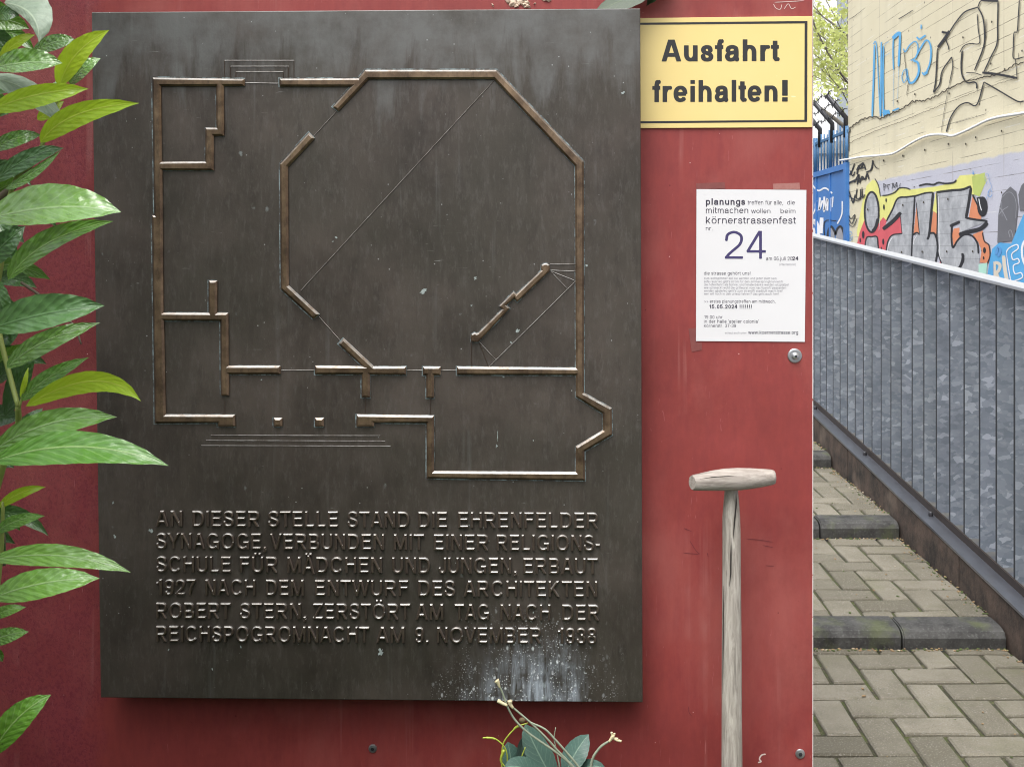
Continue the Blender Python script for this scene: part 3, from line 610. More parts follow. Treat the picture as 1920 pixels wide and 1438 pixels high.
TXT = [(987.5, [('AN', 291, 341), ('DIESER', 360, 485), ('STELLE', 502, 633), ('STAND', 651, 767), ('DIE', 784, 838), ('EHRENFELDER', 859, 1121)]),
 (1029.5, [('SYNAGOGE,', 292, 499), ('VERBUNDEN', 506, 720), ('MIT', 738, 795), ('EINER', 813, 915), ('RELIGIONS-', 931, 1125)]),
 (1073, [('SCHULE', 292, 432), ('FÜR', 449, 519), ('MÄDCHEN', 538, 716), ('UND', 735, 806), ('JUNGEN,', 822, 969), ('ERBAUT', 981, 1121)]),
 (1116, [('1927', 292, 366), ('NACH', 384, 478), ('DEM', 498, 569), ('ENTWURF', 590, 765), ('DES', 784, 853), ('ARCHITEKTEN', 869, 1120)]),
 (1160, [('ROBERT', 292, 432), ('STERN,', 449, 574), ('ZERSTÖRT', 586, 769), ('AM', 779, 831), ('TAG', 852, 917), ('NACH', 938, 1032), ('DER', 1054, 1123)]),
 (1203.5, [('REICHSPOGROMNACHT', 292, 692), ('AM', 705, 758), ('9.', 778, 803), ('NOVEMBER', 819, 1014), ('1938', 1046, 1118)])]
YL = YP-.0052
for vb, words in TXT:
    ms = []
    for wd_, a, b in words:
        ms.append(write(text(wd_, a, b, vb+(a-291)*.0048, 29.5, YL, .178, .155, 36, .0048), YL, .0085, .0013, 0))
    obj('inscription_line', joinb(ms), M['letter'], pq)

# ------------------------------------------------------------------ yellow sign
YS = YW-.0035
sg = thing('exit_sign', 'yellow rectangular driveway sign with black border and bold black letters', 'sign', W(1360, 240, YW))
link('plate', relief([px([(1176, 35.5), (1522.5, 31.5), (1522, 238.5), (1176, 240.5)], YS)], YS, .003, .0006, 1, False), M['yellow'], sg)
YI = YS-.0003
link('border', relief([px([(1182, 43.5), (1514, 40), (1513.5, 229), (1182, 232)], YI), px([(1186, 47.5), (1508.7, 44.5), (1508.2, 225.2), (1186, 228)], YI)], YI, 0), M['black_ink'], sg)
ms = [write(text('Ausfahrt', 1240.5, 1462, 116, 41, YI, .215, .175, 64, -.004), YI, 0), write(text('freihalten', 1223, 1458, 192, 41, YI, .215, .175, 64, -.004), YI, 0), write(text('!', 1466.5, 1477, 191, 40.5, YI, .24, .2, 40), YI, 0)]
obj('lettering', joinb(ms), M['black_ink'], sg)

# ------------------------------------------------------------------ paper notice
YN = YW-.0016
nt_ = thing('paper_notice', 'white paper notice with printed text and large number 24', 'notice', W(1408, 641, YW))
bm = bmesh.new(); gx, gy = 14, 20; vs = {}
q00, q10, q11, q01 = [np.array(p, float) for p in ((1306, 355), (1512, 356.5), (1509, 641), (1305, 639.5))]
for i in range(gx+1):
    for j in range(gy+1):
        a, b = i/gx, j/gy; p = (q00*(1-a)+q10*a)*(1-b)+(q01*(1-a)+q11*a)*b
        lift = .0022*max(0, a-.86)/.14*(.4+.6*b)+.0005*math.sin(a*5+b*3)**2
        vs[i, j] = bm.verts.new(W(*p, YN-lift*.0-.0001))
for i in range(gx):
    for j in range(gy): bm.faces.new((vs[i, j], vs[i, j+1], vs[i+1, j+1], vs[i+1, j]))
obj('sheet', bm, M['paper'], nt_)
YT = YN-.0003
PR = [('planungs', 1323.5, 1397, 384.5, 12.5, .19, 'print'), ('treffen für alle,', 1402, 1468, 384, 8.2, .115, 'print'), ('die', 1476, 1490.5, 384, 8, .115, 'print'), ('mitmachen', 1323.5, 1403, 400, 11.2, .125, 'print'), ('wollen', 1408.5, 1444.5, 400, 8.4, .115, 'print'), ('beim', 1463.5, 1491.5, 400, 8.4, .115, 'print'),
 ('körnerstrassenfest', 1323.5, 1492.3, 419.5, 13.2, .125, 'print'), ('nr.', 1323.5, 1336, 432.4, 8.2, .125, 'print'), ('24', 1359, 1436, 485.5, 52.5, .10, 'print_blue'), ('am 06.juli 20', 1436.5, 1485.5, 488.5, 7.2, .12, 'print'), ('24', 1485.5, 1497, 488.5, 7.4, .2, 'print'), ('(international)', 1461.5, 1492, 498, 4.2, .12, 'print_grey'),
 ('die strasse gehört uns!', 1320, 1407, 515.5, 6.3, .12, 'print'),
 ('zum wohnzimmer soll sie werden und jeder stellt sein', 1320, 1456, 524, 4.3, .13, 'print_grey'), ("sofa raus/ wo gibt's strom für den zimmerspringbrunnen?/", 1320, 1468, 530, 4.3, .13, 'print_grey'), ('die hofeinfahrt als bühne, und fensterbänke werden sitzplätze/', 1320, 1479, 535.8, 4.3, .13, 'print_grey'),
 ('wie schmeckt wohl die grillwurst vom nachbarn?/ passanten', 1320, 1474, 541.6, 4.3, .13, 'print_grey'), ("werden gäste/wo geht's zum strand?/ stadtluft macht frei/", 1320, 1467.5, 547.4, 4.3, .13, 'print_grey'), ('wer will noch in den urlaub fahren? das geht auch hier!', 1320, 1460, 553, 4.3, .13, 'print_grey'),
 ('>>', 1320.5, 1328, 568, 6.3, .12, 'print_grey'), ('erstes planungstreffen am mittwoch,', 1331, 1454, 568, 6.0, .12, 'print'), ('15.05.2024 !!!!!!!', 1330, 1409.5, 578.7, 7.4, .2, 'print'), ('19.00 uhr', 1320.5, 1355, 597.6, 6.2, .125, 'print'), ("in der halle 'atelier colonia'", 1320, 1422.5, 605.7, 6.2, .125, 'print'), ('körnerstr. 37-39', 1320, 1380, 613.8, 6.2, .125, 'print'),
 ('schaut auch unter', 1359.5, 1400, 626, 3.8, .12, 'print_grey'), ('www.koernerstrasse.org', 1403, 1496.5, 626.5, 6.6, .14, 'print')]
by = {}
for t, a, b, vb, cp, w_, mk in PR:
    by.setdefault(mk, []).append(write(text(t, a, b, vb, cp, YT, w_, w_*.92, 44 if cp > 10 else 24, .0015, .035), YT, 0))
for mk, ms in by.items(): obj('print', joinb(ms), M[mk], nt_)
n = N('old_tape', .5); n.col(n.mix(n.noise(70, detail=5), (.13, .03, .03), (.24, .07, .06))); M['tape'] = n.m
n = N('old_tape_pale', .6); n.col(n.mix(n.noise(160, detail=5, rough=.8), (.26, .075, .07), (.38, .19, .16))); M['tape2'] = n.m
for P, m, lab in (([(1305, 344), (1359, 342), (1360, 354), (1306, 355)], 'tape', 'dark tape remnant on red panel above left corner of paper notice'), ([(1449, 345), (1499, 343), (1500, 355), (1450, 355.5)], 'tape2', 'pale worn tape remnant above right corner of paper notice'), ([(1291, 616), (1304.6, 615), (1304.6, 642), (1316, 643), (1316, 656), (1297, 660)], 'tape', 'dark tape remnant beside lower left corner of paper notice')):
    tag(link('tape_remnant', relief([px(P, YW-.0007)], YW-.0007, .0005), M[m]), lab, 'tape', 'tape remnants around the notice')

# ------------------------------------------------------------------ tool with wooden T-handle
YT_ = 1.84
tl = thing('garden_tool', 'garden tool with weathered grey wooden T handle leaning on red panel', 'tool', W(1372, 1600, YT_+.02))
s = YT_/F
def TY(v): return YT_+.02-(v-900)*.00014*.3          # leans a little towards the viewer at the foot
pts, rr = [], []
for v, uc, r in ((908, 1371.5, 12.5), (922, 1371.5, 13), (945, 1371.5, 15), (970, 1371.3, 16.8), (1010, 1371.5, 17.2), (1080, 1371.5, 17.4), (1160, 1371.8, 17.8), (1240, 1372, 18.3), (1320, 1372, 18.8), (1380, 1372.2, 19.3), (1440, 1372.3, 19.6), (1520, 1372.5, 19.8), (1580, 1372.5, 19.5)):
    pts.append(W(uc, v, TY(v))); rr.append(r*s)
bm = bmesh.new(); tube(bm, pts, rr, 22, True, 0, .05); shaft = obj('shaft', bm, M['wood'], tl)
bm = bmesh.new(); pts, rr = [], []
for u, v, r, y in ((1297.5, 904.5, 12.5, -.012), (1300, 904.4, 14.2, -.011), (1315, 903, 16.2, -.008), (1335, 901, 18.6, -.004), (1360, 899.2, 20.6, 0), (1385, 898, 20.8, .003), (1410, 896.6, 19, .006), (1430, 895.4, 16.6, .009), (1446, 894.5, 14.4, .012), (1451, 894.2, 13, .013), (1452.5, 894.2, 10.5, .013)):
    pts.append(W(u, v, YT_-.006+y)); rr.append(r*s)
tube(bm, pts, rr, 22, True, 0, .06); grip = obj('grip', bm, M['wood_x'], tl)
def onsurf(P, y0, wpx, depth=.0):
    bm = bmesh.new(); P = [np.array(p, float) for p in P]; n = len(P)
    for i in range(n-1):
        a, b = P[i], P[i+1]; q = b-a; q = q/np.hypot(*q); nn = np.array((-q[1], q[0])); wa = wpx*(.15 if i == 0 else 1)*.5; wb = wpx*(.15 if i == n-2 else 1)*.5
        bm.faces.new([bm.verts.new(W(*t, y)) for t, y in ((a+nn*wa, y0(a)), (b+nn*wb, y0(b)), (b-nn*wb, y0(b)), (a-nn*wa, y0(a)))])
    return bm
def yshaft(p): r = 17.4*s; dx = (p[0]-1371.6)*s; return TY(p[1])-math.sqrt(max(1e-6, r*r-dx*dx))-.0022
obj('crack', onsurf([(1380, 921), (1380.5, 945), (1377, 980), (1374.5, 1010)], yshaft, 3), M['crack'], shaft)
obj('crack', onsurf([(1371, 1008), (1370.5, 1040), (1370, 1075), (1367.5, 1100)], yshaft, 2.6), M['crack'], shaft)
obj('crack', onsurf([(1357, 1098), (1356.2, 1150), (1355.6, 1215), (1355, 1300)], yshaft, 2), M['crack'], shaft)
def ygrip(p): r = (20.5-abs(p[0]-1378)*.07)*s; dz = (p[1]-899)*s; return YT_-.006-math.sqrt(max(1e-6, r*r-dz*dz))-.0022+(p[0]-1370)*.00016
obj('crack', onsurf([(1312, 898), (1335, 894.5), (1360, 893), (1382, 891.5)], ygrip, 1.6), M['crack'], grip)
bm = bmesh.new()                                     # iron socket and spade blade that stand in the bed below the frame
p = W(1372.5, 1560, TY(1560)); tube(bm, [(p.x, p.y, p.z), (p.x, p.y+.004, p.z-.10)], [.023, .016], 14)
prism(bm, [(p.x-.09, p.y-.004, p.z-.09), (p.x+.09, p.y-.004, p.z-.09), (p.x+.088, p.y-.004, p.z-.26), (p.x+.06, p.y-.004, p.z-.34), (p.x, p.y-.004, p.z-.37), (p.x-.06, p.y-.004, p.z-.34), (p.x-.088, p.y-.004, p.z-.26)], (0, .006, 0)); obj('blade', bm, M['iron'], tl)
bm = bmesh.new(); box(bm, -2.3, .47, .35, 1.925, -.3, -.12); tag(obj('soil', bm, M['soil']), kind='structure')

# ------------------------------------------------------------------ railing
XS, WS = 1.430, .0568
rl = thing('railing', 'galvanised steel railing with flat vertical bars along the stepped path', 'railing', (XS, 3.6, ztop(3.6)))
def rt(y): return 1.094+SL*(y-3.149)
def rb(y): return .187+SL*(y-3.149)-.02
y = 3.266; k = 0; Y0, Y1 = 2.35, 9.0
yy = [3.266+.1303*i for i in range(-7, 45)]
yy = [q for q in yy if Y0 < q < Y1]
for q in yy:
    bm = bmesh.new(); r = random.uniform(-.011, .009)
    prism(bm, [(XS, q, rb(q)), (XS+WS, q+r, rb(q)), (XS+WS, q+r, rt(q)-.004), (XS, q, rt(q)-.004)], (0, .0125, 0))
    for f in bm.faces:
        if abs(f.normal.x) > .8: f.material_index = 1
    obj('baluster', bm, [M['galv'], M['gap_shade']], rl)
def bar(bm, x0, x1, z0, z1, a, b):
    prism(bm, [(x0, a, z0(a)), (x1, a, z0(a)), (x1, a, z1(a)), (x0, a, z1(a))], (0, b-a, z0(b)-z0(a)))
bm = bmesh.new(); bar(bm, XS-.006, XS+WS+.006, lambda q: rt(q)-.004, lambda q: rt(q)+.009, Y0, Y1); bmesh.ops.bevel(bm, geom=list(bm.edges), offset=.002, segments=1, affect='EDGES'); obj('top_rail', bm, M['rail'], rl)
bm = bmesh.new(); bar(bm, XK-.004, XS+WS+.02, lambda q: ztop(q)+.001, lambda q: ztop(q)+.009, Y0, Y1); obj('base_plate', bm, M['plate'], rl)
bm = bmesh.new(); bar(bm, XS-.008, XS-.001, lambda q: ztop(q)+.009, lambda q: ztop(q)+.036, Y0, Y1); obj('lower_flange', bm, M['rust'], rl)
for q in (2.95, 3.787, 4.606, 5.5, 6.35, 7.2):
    bm = bmesh.new(); bmesh.ops.create_cone(bm, cap_ends=True, segments=6, radius1=.0095, radius2=.0095, depth=.01, matrix=Matrix.Translation((XS-.024, q, ztop(q)+.014)))
    bmesh.ops.create_uvsphere(bm, u_segments=10, v_segments=6, radius=.0085, matrix=Matrix.Translation((XS-.024, q, ztop(q)+.019))); obj('bolt', bm, M['iron'], rl)

# ------------------------------------------------------------------ concrete wall with graffiti
XW = 3.6
def wp(u, v, off=0.0):
    x = XW-off; y = XW*F/(u-U0); return Vector((x, y, EYE-(v-V0)*y/F))
YC = XW*F/(1590-U0)
cw = thing('concrete_wall', 'tall board marked concrete wall painted beige with graffiti along the bottom', 'wall', (XW+.2, 9, -.85))
n = N('painted_concrete', .85); x, yy_, z = n.sep()
c = n.mix(n.noise(1.6, detail=6, rough=.6), (.60, .54, .375), (.70, .645, .48))
st = n.noise(2.2, n.map((1, 1, .12)), 6, .65); c = n.mix(n.ramp(st, .5, .75, 0, .35), c, (.40, .36, .27))
grey = n.mix(n.noise(2.5, detail=5), (.42, .42, .49), (.56, .56, .62))
low = n.ramp(n.math('ADD', z, n.ramp(n.noise(6), 0, 1, -.025, .025)), 1.985, 1.965); left = n.ramp(n.math('ADD', yy_, n.ramp(n.noise(3), 0, 1, -.4, .4)), 11.6, 11.2)
c = n.mix(n.mul(low, left), c, grey)
q = n.math('FRACT', n.mul(z, 8.9)); g1 = n.math('LESS_THAN', q, .05); on = n.ramp(n.noise(1.1, n.map((1, 1.2, 9), loc=(2, 5, 1)), 3), .44, .56)
gr = n.mul(g1, on); c = n.mix(n.mul(gr, .8), c, (.13, .115, .09))
hl = n.mul(n.math('LESS_THAN', n.math('ABSOLUTE', n.math('SUBTRACT', q, .5)), .035), n.ramp(n.noise(1.3, n.map((1, 1.5, 6), loc=(7, 1, 3))), .58, .62)); c = n.mix(n.mul(hl, .45), c, (.75, .74, .72))
vj = n.math('LESS_THAN', n.math('FRACT', n.mul(n.math('ADD', yy_, .33), .95)), .012); c = n.mix(n.mul(vj, n.ramp(n.noise(3), .4, .6), .6), c, (.25, .21, .15))
sp_ = n.mul(n.ramp(n.vor(7, n.map((1, 1, 1))), .10, .06), n.ramp(n.noise(2.1, n.map(loc=(1, 1, 8))), .52, .58)); c = n.mix(sp_, c, (.12, .10, .08))
n.col(c).bump(n.math('ADD', n.mul(n.noise(35, detail=6, rough=.7), .5), n.mul(gr, -1.2)), .5, .01); M['wall'] = n.m
bm = bmesh.new(); box(bm, XW, XW+.5, -4, YC, -.848, 7.0); obj('wall_face', bm, M['wall'], cw)
LAY = [0]
def paint(polys, mat, name='graffiti', off=None):
    LAY[0] += 1; o = .0005*LAY[0] if off is None else off; bm = bmesh.new()
    for P in polys:
        o += .00002; vs = [bm.verts.new(wp(u, v, o)) for u, v in P]
        try: f = bm.faces.new(vs)
        except ValueError: continue
        f.normal_update()
        if f.normal.x > 0: f.normal_flip()
    bmesh.ops.triangulate(bm, faces=bm.faces[:]); obj(name, bm, mat, cw)
def strokes(list_, mat, name='graffiti', off=None):
    LAY[0] += 1; o = .0005*LAY[0] if off is None else off; bm = bmesh.new()
    for P, wpx in list_:
        o += .00002; P = [np.array(p, float) for p in P]; P = crom(P, 6) if len(P) > 2 else P; n = len(P); L, Q = [], []
        for i, p in enumerate(P):
            t = P[min(i+1, n-1)]-P[max(i-1, 0)]; t = t/(np.hypot(*t)+1e-9); nn = np.array((-t[1], t[0]))*wpx/2*(1 if 0 < i < n-1 else .7)
            L.append(bm.verts.new(wp(*(p+nn), o))); Q.append(bm.verts.new(wp(*(p-nn), o)))
        for i in range(n-1): bm.faces.new((L[i], L[i+1], Q[i+1], Q[i]))
    obj(name, bm, mat, cw)
def spray(name, c, var=.2): return plain(name, c, .55, 0, var, 6)
n = N('silver_spray', .5, .1); c = n.mix(n.ramp(n.noise(7, detail=6, rough=.7), .35, .65), (.30, .31, .33), (.52, .53, .55)); c = n.mix(n.mul(n.math('LESS_THAN', n.math('FRACT', n.mul(n.sep()[2], 8.9)), .05), .5), c, (.18, .18, .19)); n.col(c); M['silver'] = n.m
G = {k: spray('spray_'+k, v) for k, v in dict(black=(.015, .015, .02), yellow=(.72, .70, .22), red=(.62, .10, .12), orange=(.66, .24, .12), blue=(.10, .30, .62), sky=(.09, .36, .66), mint=(.42, .70, .58), white=(.78, .78, .80), cream=(.66, .60, .50), smear=(.14, .14, .155), palegreen=(.45, .52, .14), grey=(.30, .30, .33)).items()}
def q1(P): return [(1580+x/5.326, 290+y/5.326) for x, y in P]     # from the enlarged view of the lower wall
def q2(P): return [(1580+x/4.794, y/4.794) for x, y in P]          # from the enlarged view of the upper wall
ell = lambda cx, cy, rx, ry, n=24: [(cx+rx*math.cos(6.2832*k/n), cy+ry*math.sin(6.2832*k/n)) for k in range(n)]
paint([q1([(140, 780), (200, 460), (240, 310), (300, 250), (340, 270), (385, 420), (470, 400), (570, 330), (680, 350), (930, 320), (1120, 280), (1170, 210), (1290, 200), (1420, 190), (1440, 260), (1370, 400), (1290, 400), (1280, 330), (930, 370), (720, 420), (550, 440), (440, 660), (380, 660), (360, 820), (150, 820)])], G['yellow'])
paint([q1([(1290, 220), (1420, 180), (1430, 270), (1370, 420), (1310, 400)])], G['palegreen'])
paint([q1([(140, 910), (170, 780), (215, 660), (360, 690), (405, 625), (440, 660), (575, 600), (600, 800), (470, 830), (430, 980), (360, 950), (340, 830), (240, 830), (220, 925)]), q1([(955, 1130), (975, 1060), (1000, 1140)])], G['red'])
paint([q1([(710, 790), (740, 500), (770, 790)]), q1([(880, 770), (930, 380), (950, 800)]), q1([(1110, 740), (1170, 730), (1170, 830), (1110, 920), (1095, 800)]), q1([(1260, 640), (1300, 400), (1390, 560), (1385, 650)]), q1([(1300, 800), (1400, 760), (1420, 860), (1470, 900), (1480, 1020), (1460, 1085), (1370, 1080), (1390, 960), (1360, 880)])], G['orange'])
paint([q1([(900, 560), (935, 370), (945, 590)])], G['yellow'])
SIL = [q1(ell(293, 575, 70, 200)), q1([(220, 925), (240, 830), (345, 820), (365, 955)]), q1([(430, 700), (550, 440), (720, 415), (700, 790), (690, 1040), (440, 975), (450, 880), (480, 810), (600, 790), (580, 600)]),
 q1([(740, 415), (905, 380), (870, 780), (920, 790), (950, 880), (945, 1060), (900, 1110), (700, 1040), (700, 860), (740, 790), (770, 800), (735, 480)]),
 q1([(945, 375), (1280, 325), (1235, 630), (1440, 670), (1170, 780), (1170, 690), (1090, 690), (1090, 880), (1110, 930), (1190, 810), (1260, 810), (1360, 910), (1370, 1000), (1360, 1240), (1190, 1180), (1000, 1130), (955, 1000)])]
paint(SIL, M['silver'])
strokes([(q1(ell(293, 575, 70, 200)+[(363, 575)]), 3.6), (q1([(300, 770), (335, 720), (355, 640)]), 6), (q1([(225, 920), (243, 830), (290, 822), (345, 822), (355, 900), (365, 960)]), 2.6), (q1([(440, 665), (500, 550), (553, 440), (640, 425), (735, 412), (830, 385), (905, 380)]), 3.2),
 (q1([(405, 745), (500, 670), (585, 580)]), 7), (q1([(578, 600), (596, 790)]), 1.8), (q1([(600, 790), (500, 805), (455, 870), (435, 975)]), 2.6), (q1([(722, 415), (712, 620), (700, 790), (690, 1050)]), 3), (q1([(738, 480), (755, 640), (770, 790)]), 1.6), (q1([(700, 800), (745, 780), (772, 800)]), 2.6),
 (q1([(905, 380), (890, 560), (868, 790), (850, 850)]), 4.4), (q1([(870, 785), (920, 790), (948, 870), (950, 960), (930, 1090)]), 3.6), (q1([(943, 375), (950, 600), (945, 850), (960, 1000), (1010, 1130)]), 2.4), (q1([(940, 378), (1100, 358), (1200, 350), (1285, 318)]), 4.4), (q1([(1285, 330), (1262, 480), (1235, 630)]), 5),
 (q1([(1225, 630), (1330, 650), (1450, 665)]), 4), (q1([(1450, 680), (1380, 740), (1270, 770), (1165, 800)]), 7.5), (q1([(1075, 715), (1130, 690), (1175, 670)]), 5), (q1([(1095, 700), (1090, 830), (1105, 930), (1150, 860), (1220, 800), (1300, 815), (1350, 890), (1360, 990)]), 3.4), (q1([(1200, 985), (1205, 1060), (1170, 1130), (1120, 1165)]), 5),
 (q1([(1210, 1000), (1190, 1090), (1150, 1170)]), 5), (q1([(1400, 780), (1420, 865), (1465, 905), (1475, 1010), (1450, 1085)]), 2.2), (q1([(400, 410), (450, 405), (520, 380), (570, 335), (640, 335), (680, 350)]), 2.2), (q1([(765, 312), (840, 295), (910, 300), (960, 280), (1030, 290), (1110, 280), (1140, 255)]), 3), (q1([(710, 328), (725, 322)]), 2),
 (q1([(325, 240), (360, 310), (380, 420)]), 1.6), (q1([(1300, 400), (1340, 480), (1385, 570)]), 3)], G['black'])
paint([q1(ell(1400, 520, 52, 100)), q1(ell(208, 800, 12, 38)), q1(ell(178, 855, 7, 22)), q1(ell(408, 870, 10, 30)), q1(ell(390, 935, 6, 12)), q1(ell(1420, 955, 14, 30)), q1(ell(1412, 1032, 8, 15)), q1(ell(415, 525, 8, 28)), q1(ell(437, 455, 7, 20)), q1([(1340, 430), (1390, 420), (1420, 560), (1400, 620), (1370, 560)])], G['black'])
strokes([(q1([(1365, 440), (1375, 500), (1392, 560)]), 1.6), (q1([(610, 870), (640, 1030)]), .1), (q1([(375, 640), (366, 760)]), .9), (q1([(960, 420), (965, 700), (975, 1000), (1000, 1060)]), 1.2), (q1([(710, 900), (720, 850), (745, 810)]), 1.2), (q1([(450, 960), (470, 880), (500, 830)]), 1.2)], G['white'])
# grey letter shadows, blue field and its letters
paint([q1([(1550, 880), (1560, 600), (1600, 400), (1680, 320), (1740, 370), (1760, 520), (1740, 700), (1720, 860)]), q1([(1775, 560), (1760, 400), (1790, 310), (1830, 270), (1900, 270), (1900, 560)])], G['smear'])
paint([q1([(1440, 1290), (1470, 1080), (1500, 940), (1570, 880), (1690, 890), (1760, 720), (1811, 600), (1990, 560), (1990, 1600), (1440, 1420)])], G['sky'])
strokes([(q1([(1570, 520), (1610, 580), (1650, 660)]), 1.6), (q1([(1660, 520), (1600, 560), (1570, 600)]), 1.4), (q1([(1595, 470), (1600, 620)]), 1.2), (q1([(1600, 430), (1650, 380), (1700, 390), (1740, 480), (1735, 640)]), 1.0), (q1([(1680, 830), (1665, 770), (1690, 760), (1710, 830)]), 1.4)], G['grey'])
paint([q1([(1365, 1095), (1450, 1080), (1440, 1265), (1365, 1245)])], G['mint'])
strokes([(q1([(1530, 1290), (1525, 1070)]), 7), (q1([(1525, 1080), (1560, 1085), (1580, 1110), (1565, 1160), (1535, 1180)]), 6), (q1([(1540, 1175), (1565, 1240), (1590, 1300)]), 6), (q1([(1615, 1010), (1630, 1150), (1660, 1310)]), 7)], G['cream'])
strokes([(q1([(1685, 1250), (1660, 1100), (1650, 960), (1745, 900), (1760, 940), (1700, 990), (1710, 1050), (1760, 1040), (1770, 1080), (1715, 1110), (1730, 1190), (1790, 1180), (1800, 1230), (1705, 1265), (1685, 1250)]), 2.2), (q1([(1890, 870), (1830, 860), (1800, 940), (1810, 1050), (1850, 1130), (1900, 1140)]), 4)], G['white'])
strokes([(q1([(1675, 1240), (1650, 1090), (1638, 965)]), 1.5), (q1([(1512, 1080), (1512, 1280)]), 1.4), (q1([(1540, 1000), (1560, 930), (1585, 960), (1560, 1020)]), 5)], G['blue'])
# black tags at the far left and small scribbles
strokes([(q1(P), w_) for P, w_ in (([(75, 205), (100, 160), (125, 90)], 2.2), ([(80, 160), (105, 215), (130, 170)], 2), ([(150, 200), (160, 130), (215, 80)], 3), ([(140, 150), (230, 130)], 2.6), ([(160, 110), (185, 140), (215, 95), (235, 150)], 2.4), ([(240, 180), (290, 150), (310, 60)], 2.8), ([(60, 290), (150, 250), (230, 240)], 3.4), ([(120, 280), (170, 200), (150, 300)], 2.6), ([(175, 285), (200, 220), (230, 250), (250, 190), (270, 250)], 2.6), ([(60, 340), (90, 430), (110, 480), (130, 400)], 2.2), ([(50, 400), (150, 460), (215, 400)], 1.8), ([(150, 340), (140, 430), (180, 430), (185, 345)], 2), ([(200, 330), (205, 430), (230, 400)], 1.8), ([(60, 600), (90, 640), (130, 600), (100, 690), (70, 650)], 1.6), ([(55, 680), (110, 720), (150, 640)], 1.4), ([(415, 290), (420, 360)], 1.4), ([(415, 290), (440, 310), (420, 330)], 1.2), ([(465, 350), (455, 310), (480, 300)], 1.2), ([(500, 345), (510, 285), (525, 330), (545, 280), (550, 330)], 1.2), ([(570, 330), (585, 285)], 1.2), ([(300, 60), (340, 130), (370, 140)], 1.6))], G['black'])
strokes([(q1(ell(85, 815, 18, 45, 14)), 1.0), (q1(ell(82, 820, 8, 20, 10)), 1.0), (q1(ell(1482, 390, 20, 35, 14)), .9), (q1([(1450, 300), (1430, 220), (1460, 190), (1480, 270), (1500, 330), (1480, 350), (1440, 450)]), .6), (q1([(1300, 180), (1320, 200), (1310, 160)]), 1.2)], G['blue'])
strokes([(q2(P), w_) for P, w_ in (([(272, 1050), (285, 700), (293, 410)], 3.4), ([(280, 400), (310, 400), (330, 760), (345, 1050)], 1.8), ([(355, 380), (352, 700), (348, 1050)], 3.2), ([(375, 420), (370, 700), (375, 1050)], 3.0), ([(372, 1000), (395, 1015), (430, 1010)], 9), ([(372, 420), (400, 390), (425, 378)], .8), ([(380, 510), (435, 478)], .8), ([(465, 630), (460, 480), (462, 350)], 2.4), ([(458, 350), (500, 310), (525, 300)], 7), ([(525, 290), (518, 450), (510, 600)], 4), ([(465, 640), (462, 960)], .7), ([(512, 600), (502, 890)], .7), ([(455, 1000), (490, 985), (515, 975)], 3), ([(555, 440), (570, 470), (610, 410), (660, 375), (685, 420), (670, 510), (620, 550)], 2.2), ([(640, 545), (685, 570), (690, 660), (650, 735), (610, 745), (590, 690), (580, 620)], 4), ([(590, 690), (560, 745), (540, 700), (555, 640), (585, 620)], 1.4), ([(660, 530), (700, 450), (760, 365), (800, 420), (795, 560), (750, 670), (722, 655)], 3), ([(745, 665), (770, 650)], 7), ([(675, 335), (700, 355), (755, 318)], 3.2), ([(715, 225), (712, 262)], 3.6))], G['sky'], 'blue_tag')
strokes([(q2(P), w_) for P, w_ in (([(970, 290), (1030, 200), (1110, 110), (1225, 68)], 2.4), ([(1225, 68), (1270, 160), (1285, 300), (1275, 430), (1195, 635)], 2.6), ([(1225, 68), (1255, 10), (1330, 8)], 2), ([(1260, 5), (1330, 10), (1410, 12)], 4), ([(1408, 10), (1403, 200), (1398, 390), (1340, 520), (1275, 660)], 2.4), ([(1220, 130), (1228, 260), (1240, 390), (1160, 395), (1100, 415), (1062, 475)], 1.8), ([(1085, 460), (1075, 580), (1085, 680), (1130, 745), (1190, 740), (1215, 760), (1215, 800)], 2.8), ([(1265, 655), (1400, 670), (1580, 705)], 4.4), ([(1120, 655), (1200, 660), (1260, 680)], 1.4), ([(1300, 175), (1295, 330), (1275, 420)], 1.2), ([(825, 835), (845, 720), (860, 450)], 2.4), ([(825, 835), (880, 760), (905, 640), (990, 515)], 2.4), ([(990, 515), (998, 600), (970, 750)], 1.6), ([(1000, 600), (1050, 625)], 1), ([(970, 750), (930, 950), (895, 1190)], .8), ([(940, 1190), (980, 1060), (1050, 960), (1130, 925), (1215, 945), (1280, 740)], 2.4), ([(1280, 740), (1420, 820), (1580, 912), (1640, 912)], 2.6), ([(1600, 5), (1590, 150), (1580, 285), (1552, 300), (1545, 430), (1550, 530), (1640, 515)], 2), ([(1562, 530), (1570, 600), (1580, 710)], 1.4), ([(1590, 480), (1595, 530)], 1.2), ([(865, 430), (910, 370), (945, 320), (970, 280)], 5), ([(900, 290), (950, 300)], 6), ([(930, 350), (960, 420), (960, 450)], 2), ([(510, 175), (570, 140), (640, 95)], 1.4), ([(60, 180), (110, 150), (180, 100)], .7), ([(1020, 1110), (1150, 1070), (1300, 1025)], .8))], G['black'], 'black_tag')
rnd = random.Random(5)
def crackline(P, amp):
    out = []
    for a, b in zip(P, P[1:]):
        k = max(3, int(math.hypot(b[0]-a[0], b[1]-a[1])/14))
        out += [(a[0]+(b[0]-a[0])*i/k+rnd.uniform(-amp, amp)*.5, a[1]+(b[1]-a[1])*i/k+rnd.uniform(-amp, amp)) for i in range(k)]
    return out+[P[-1]]
n = N('crack_dirt', .95); n.col((.055, .045, .03)); M['wcrack'] = n.m
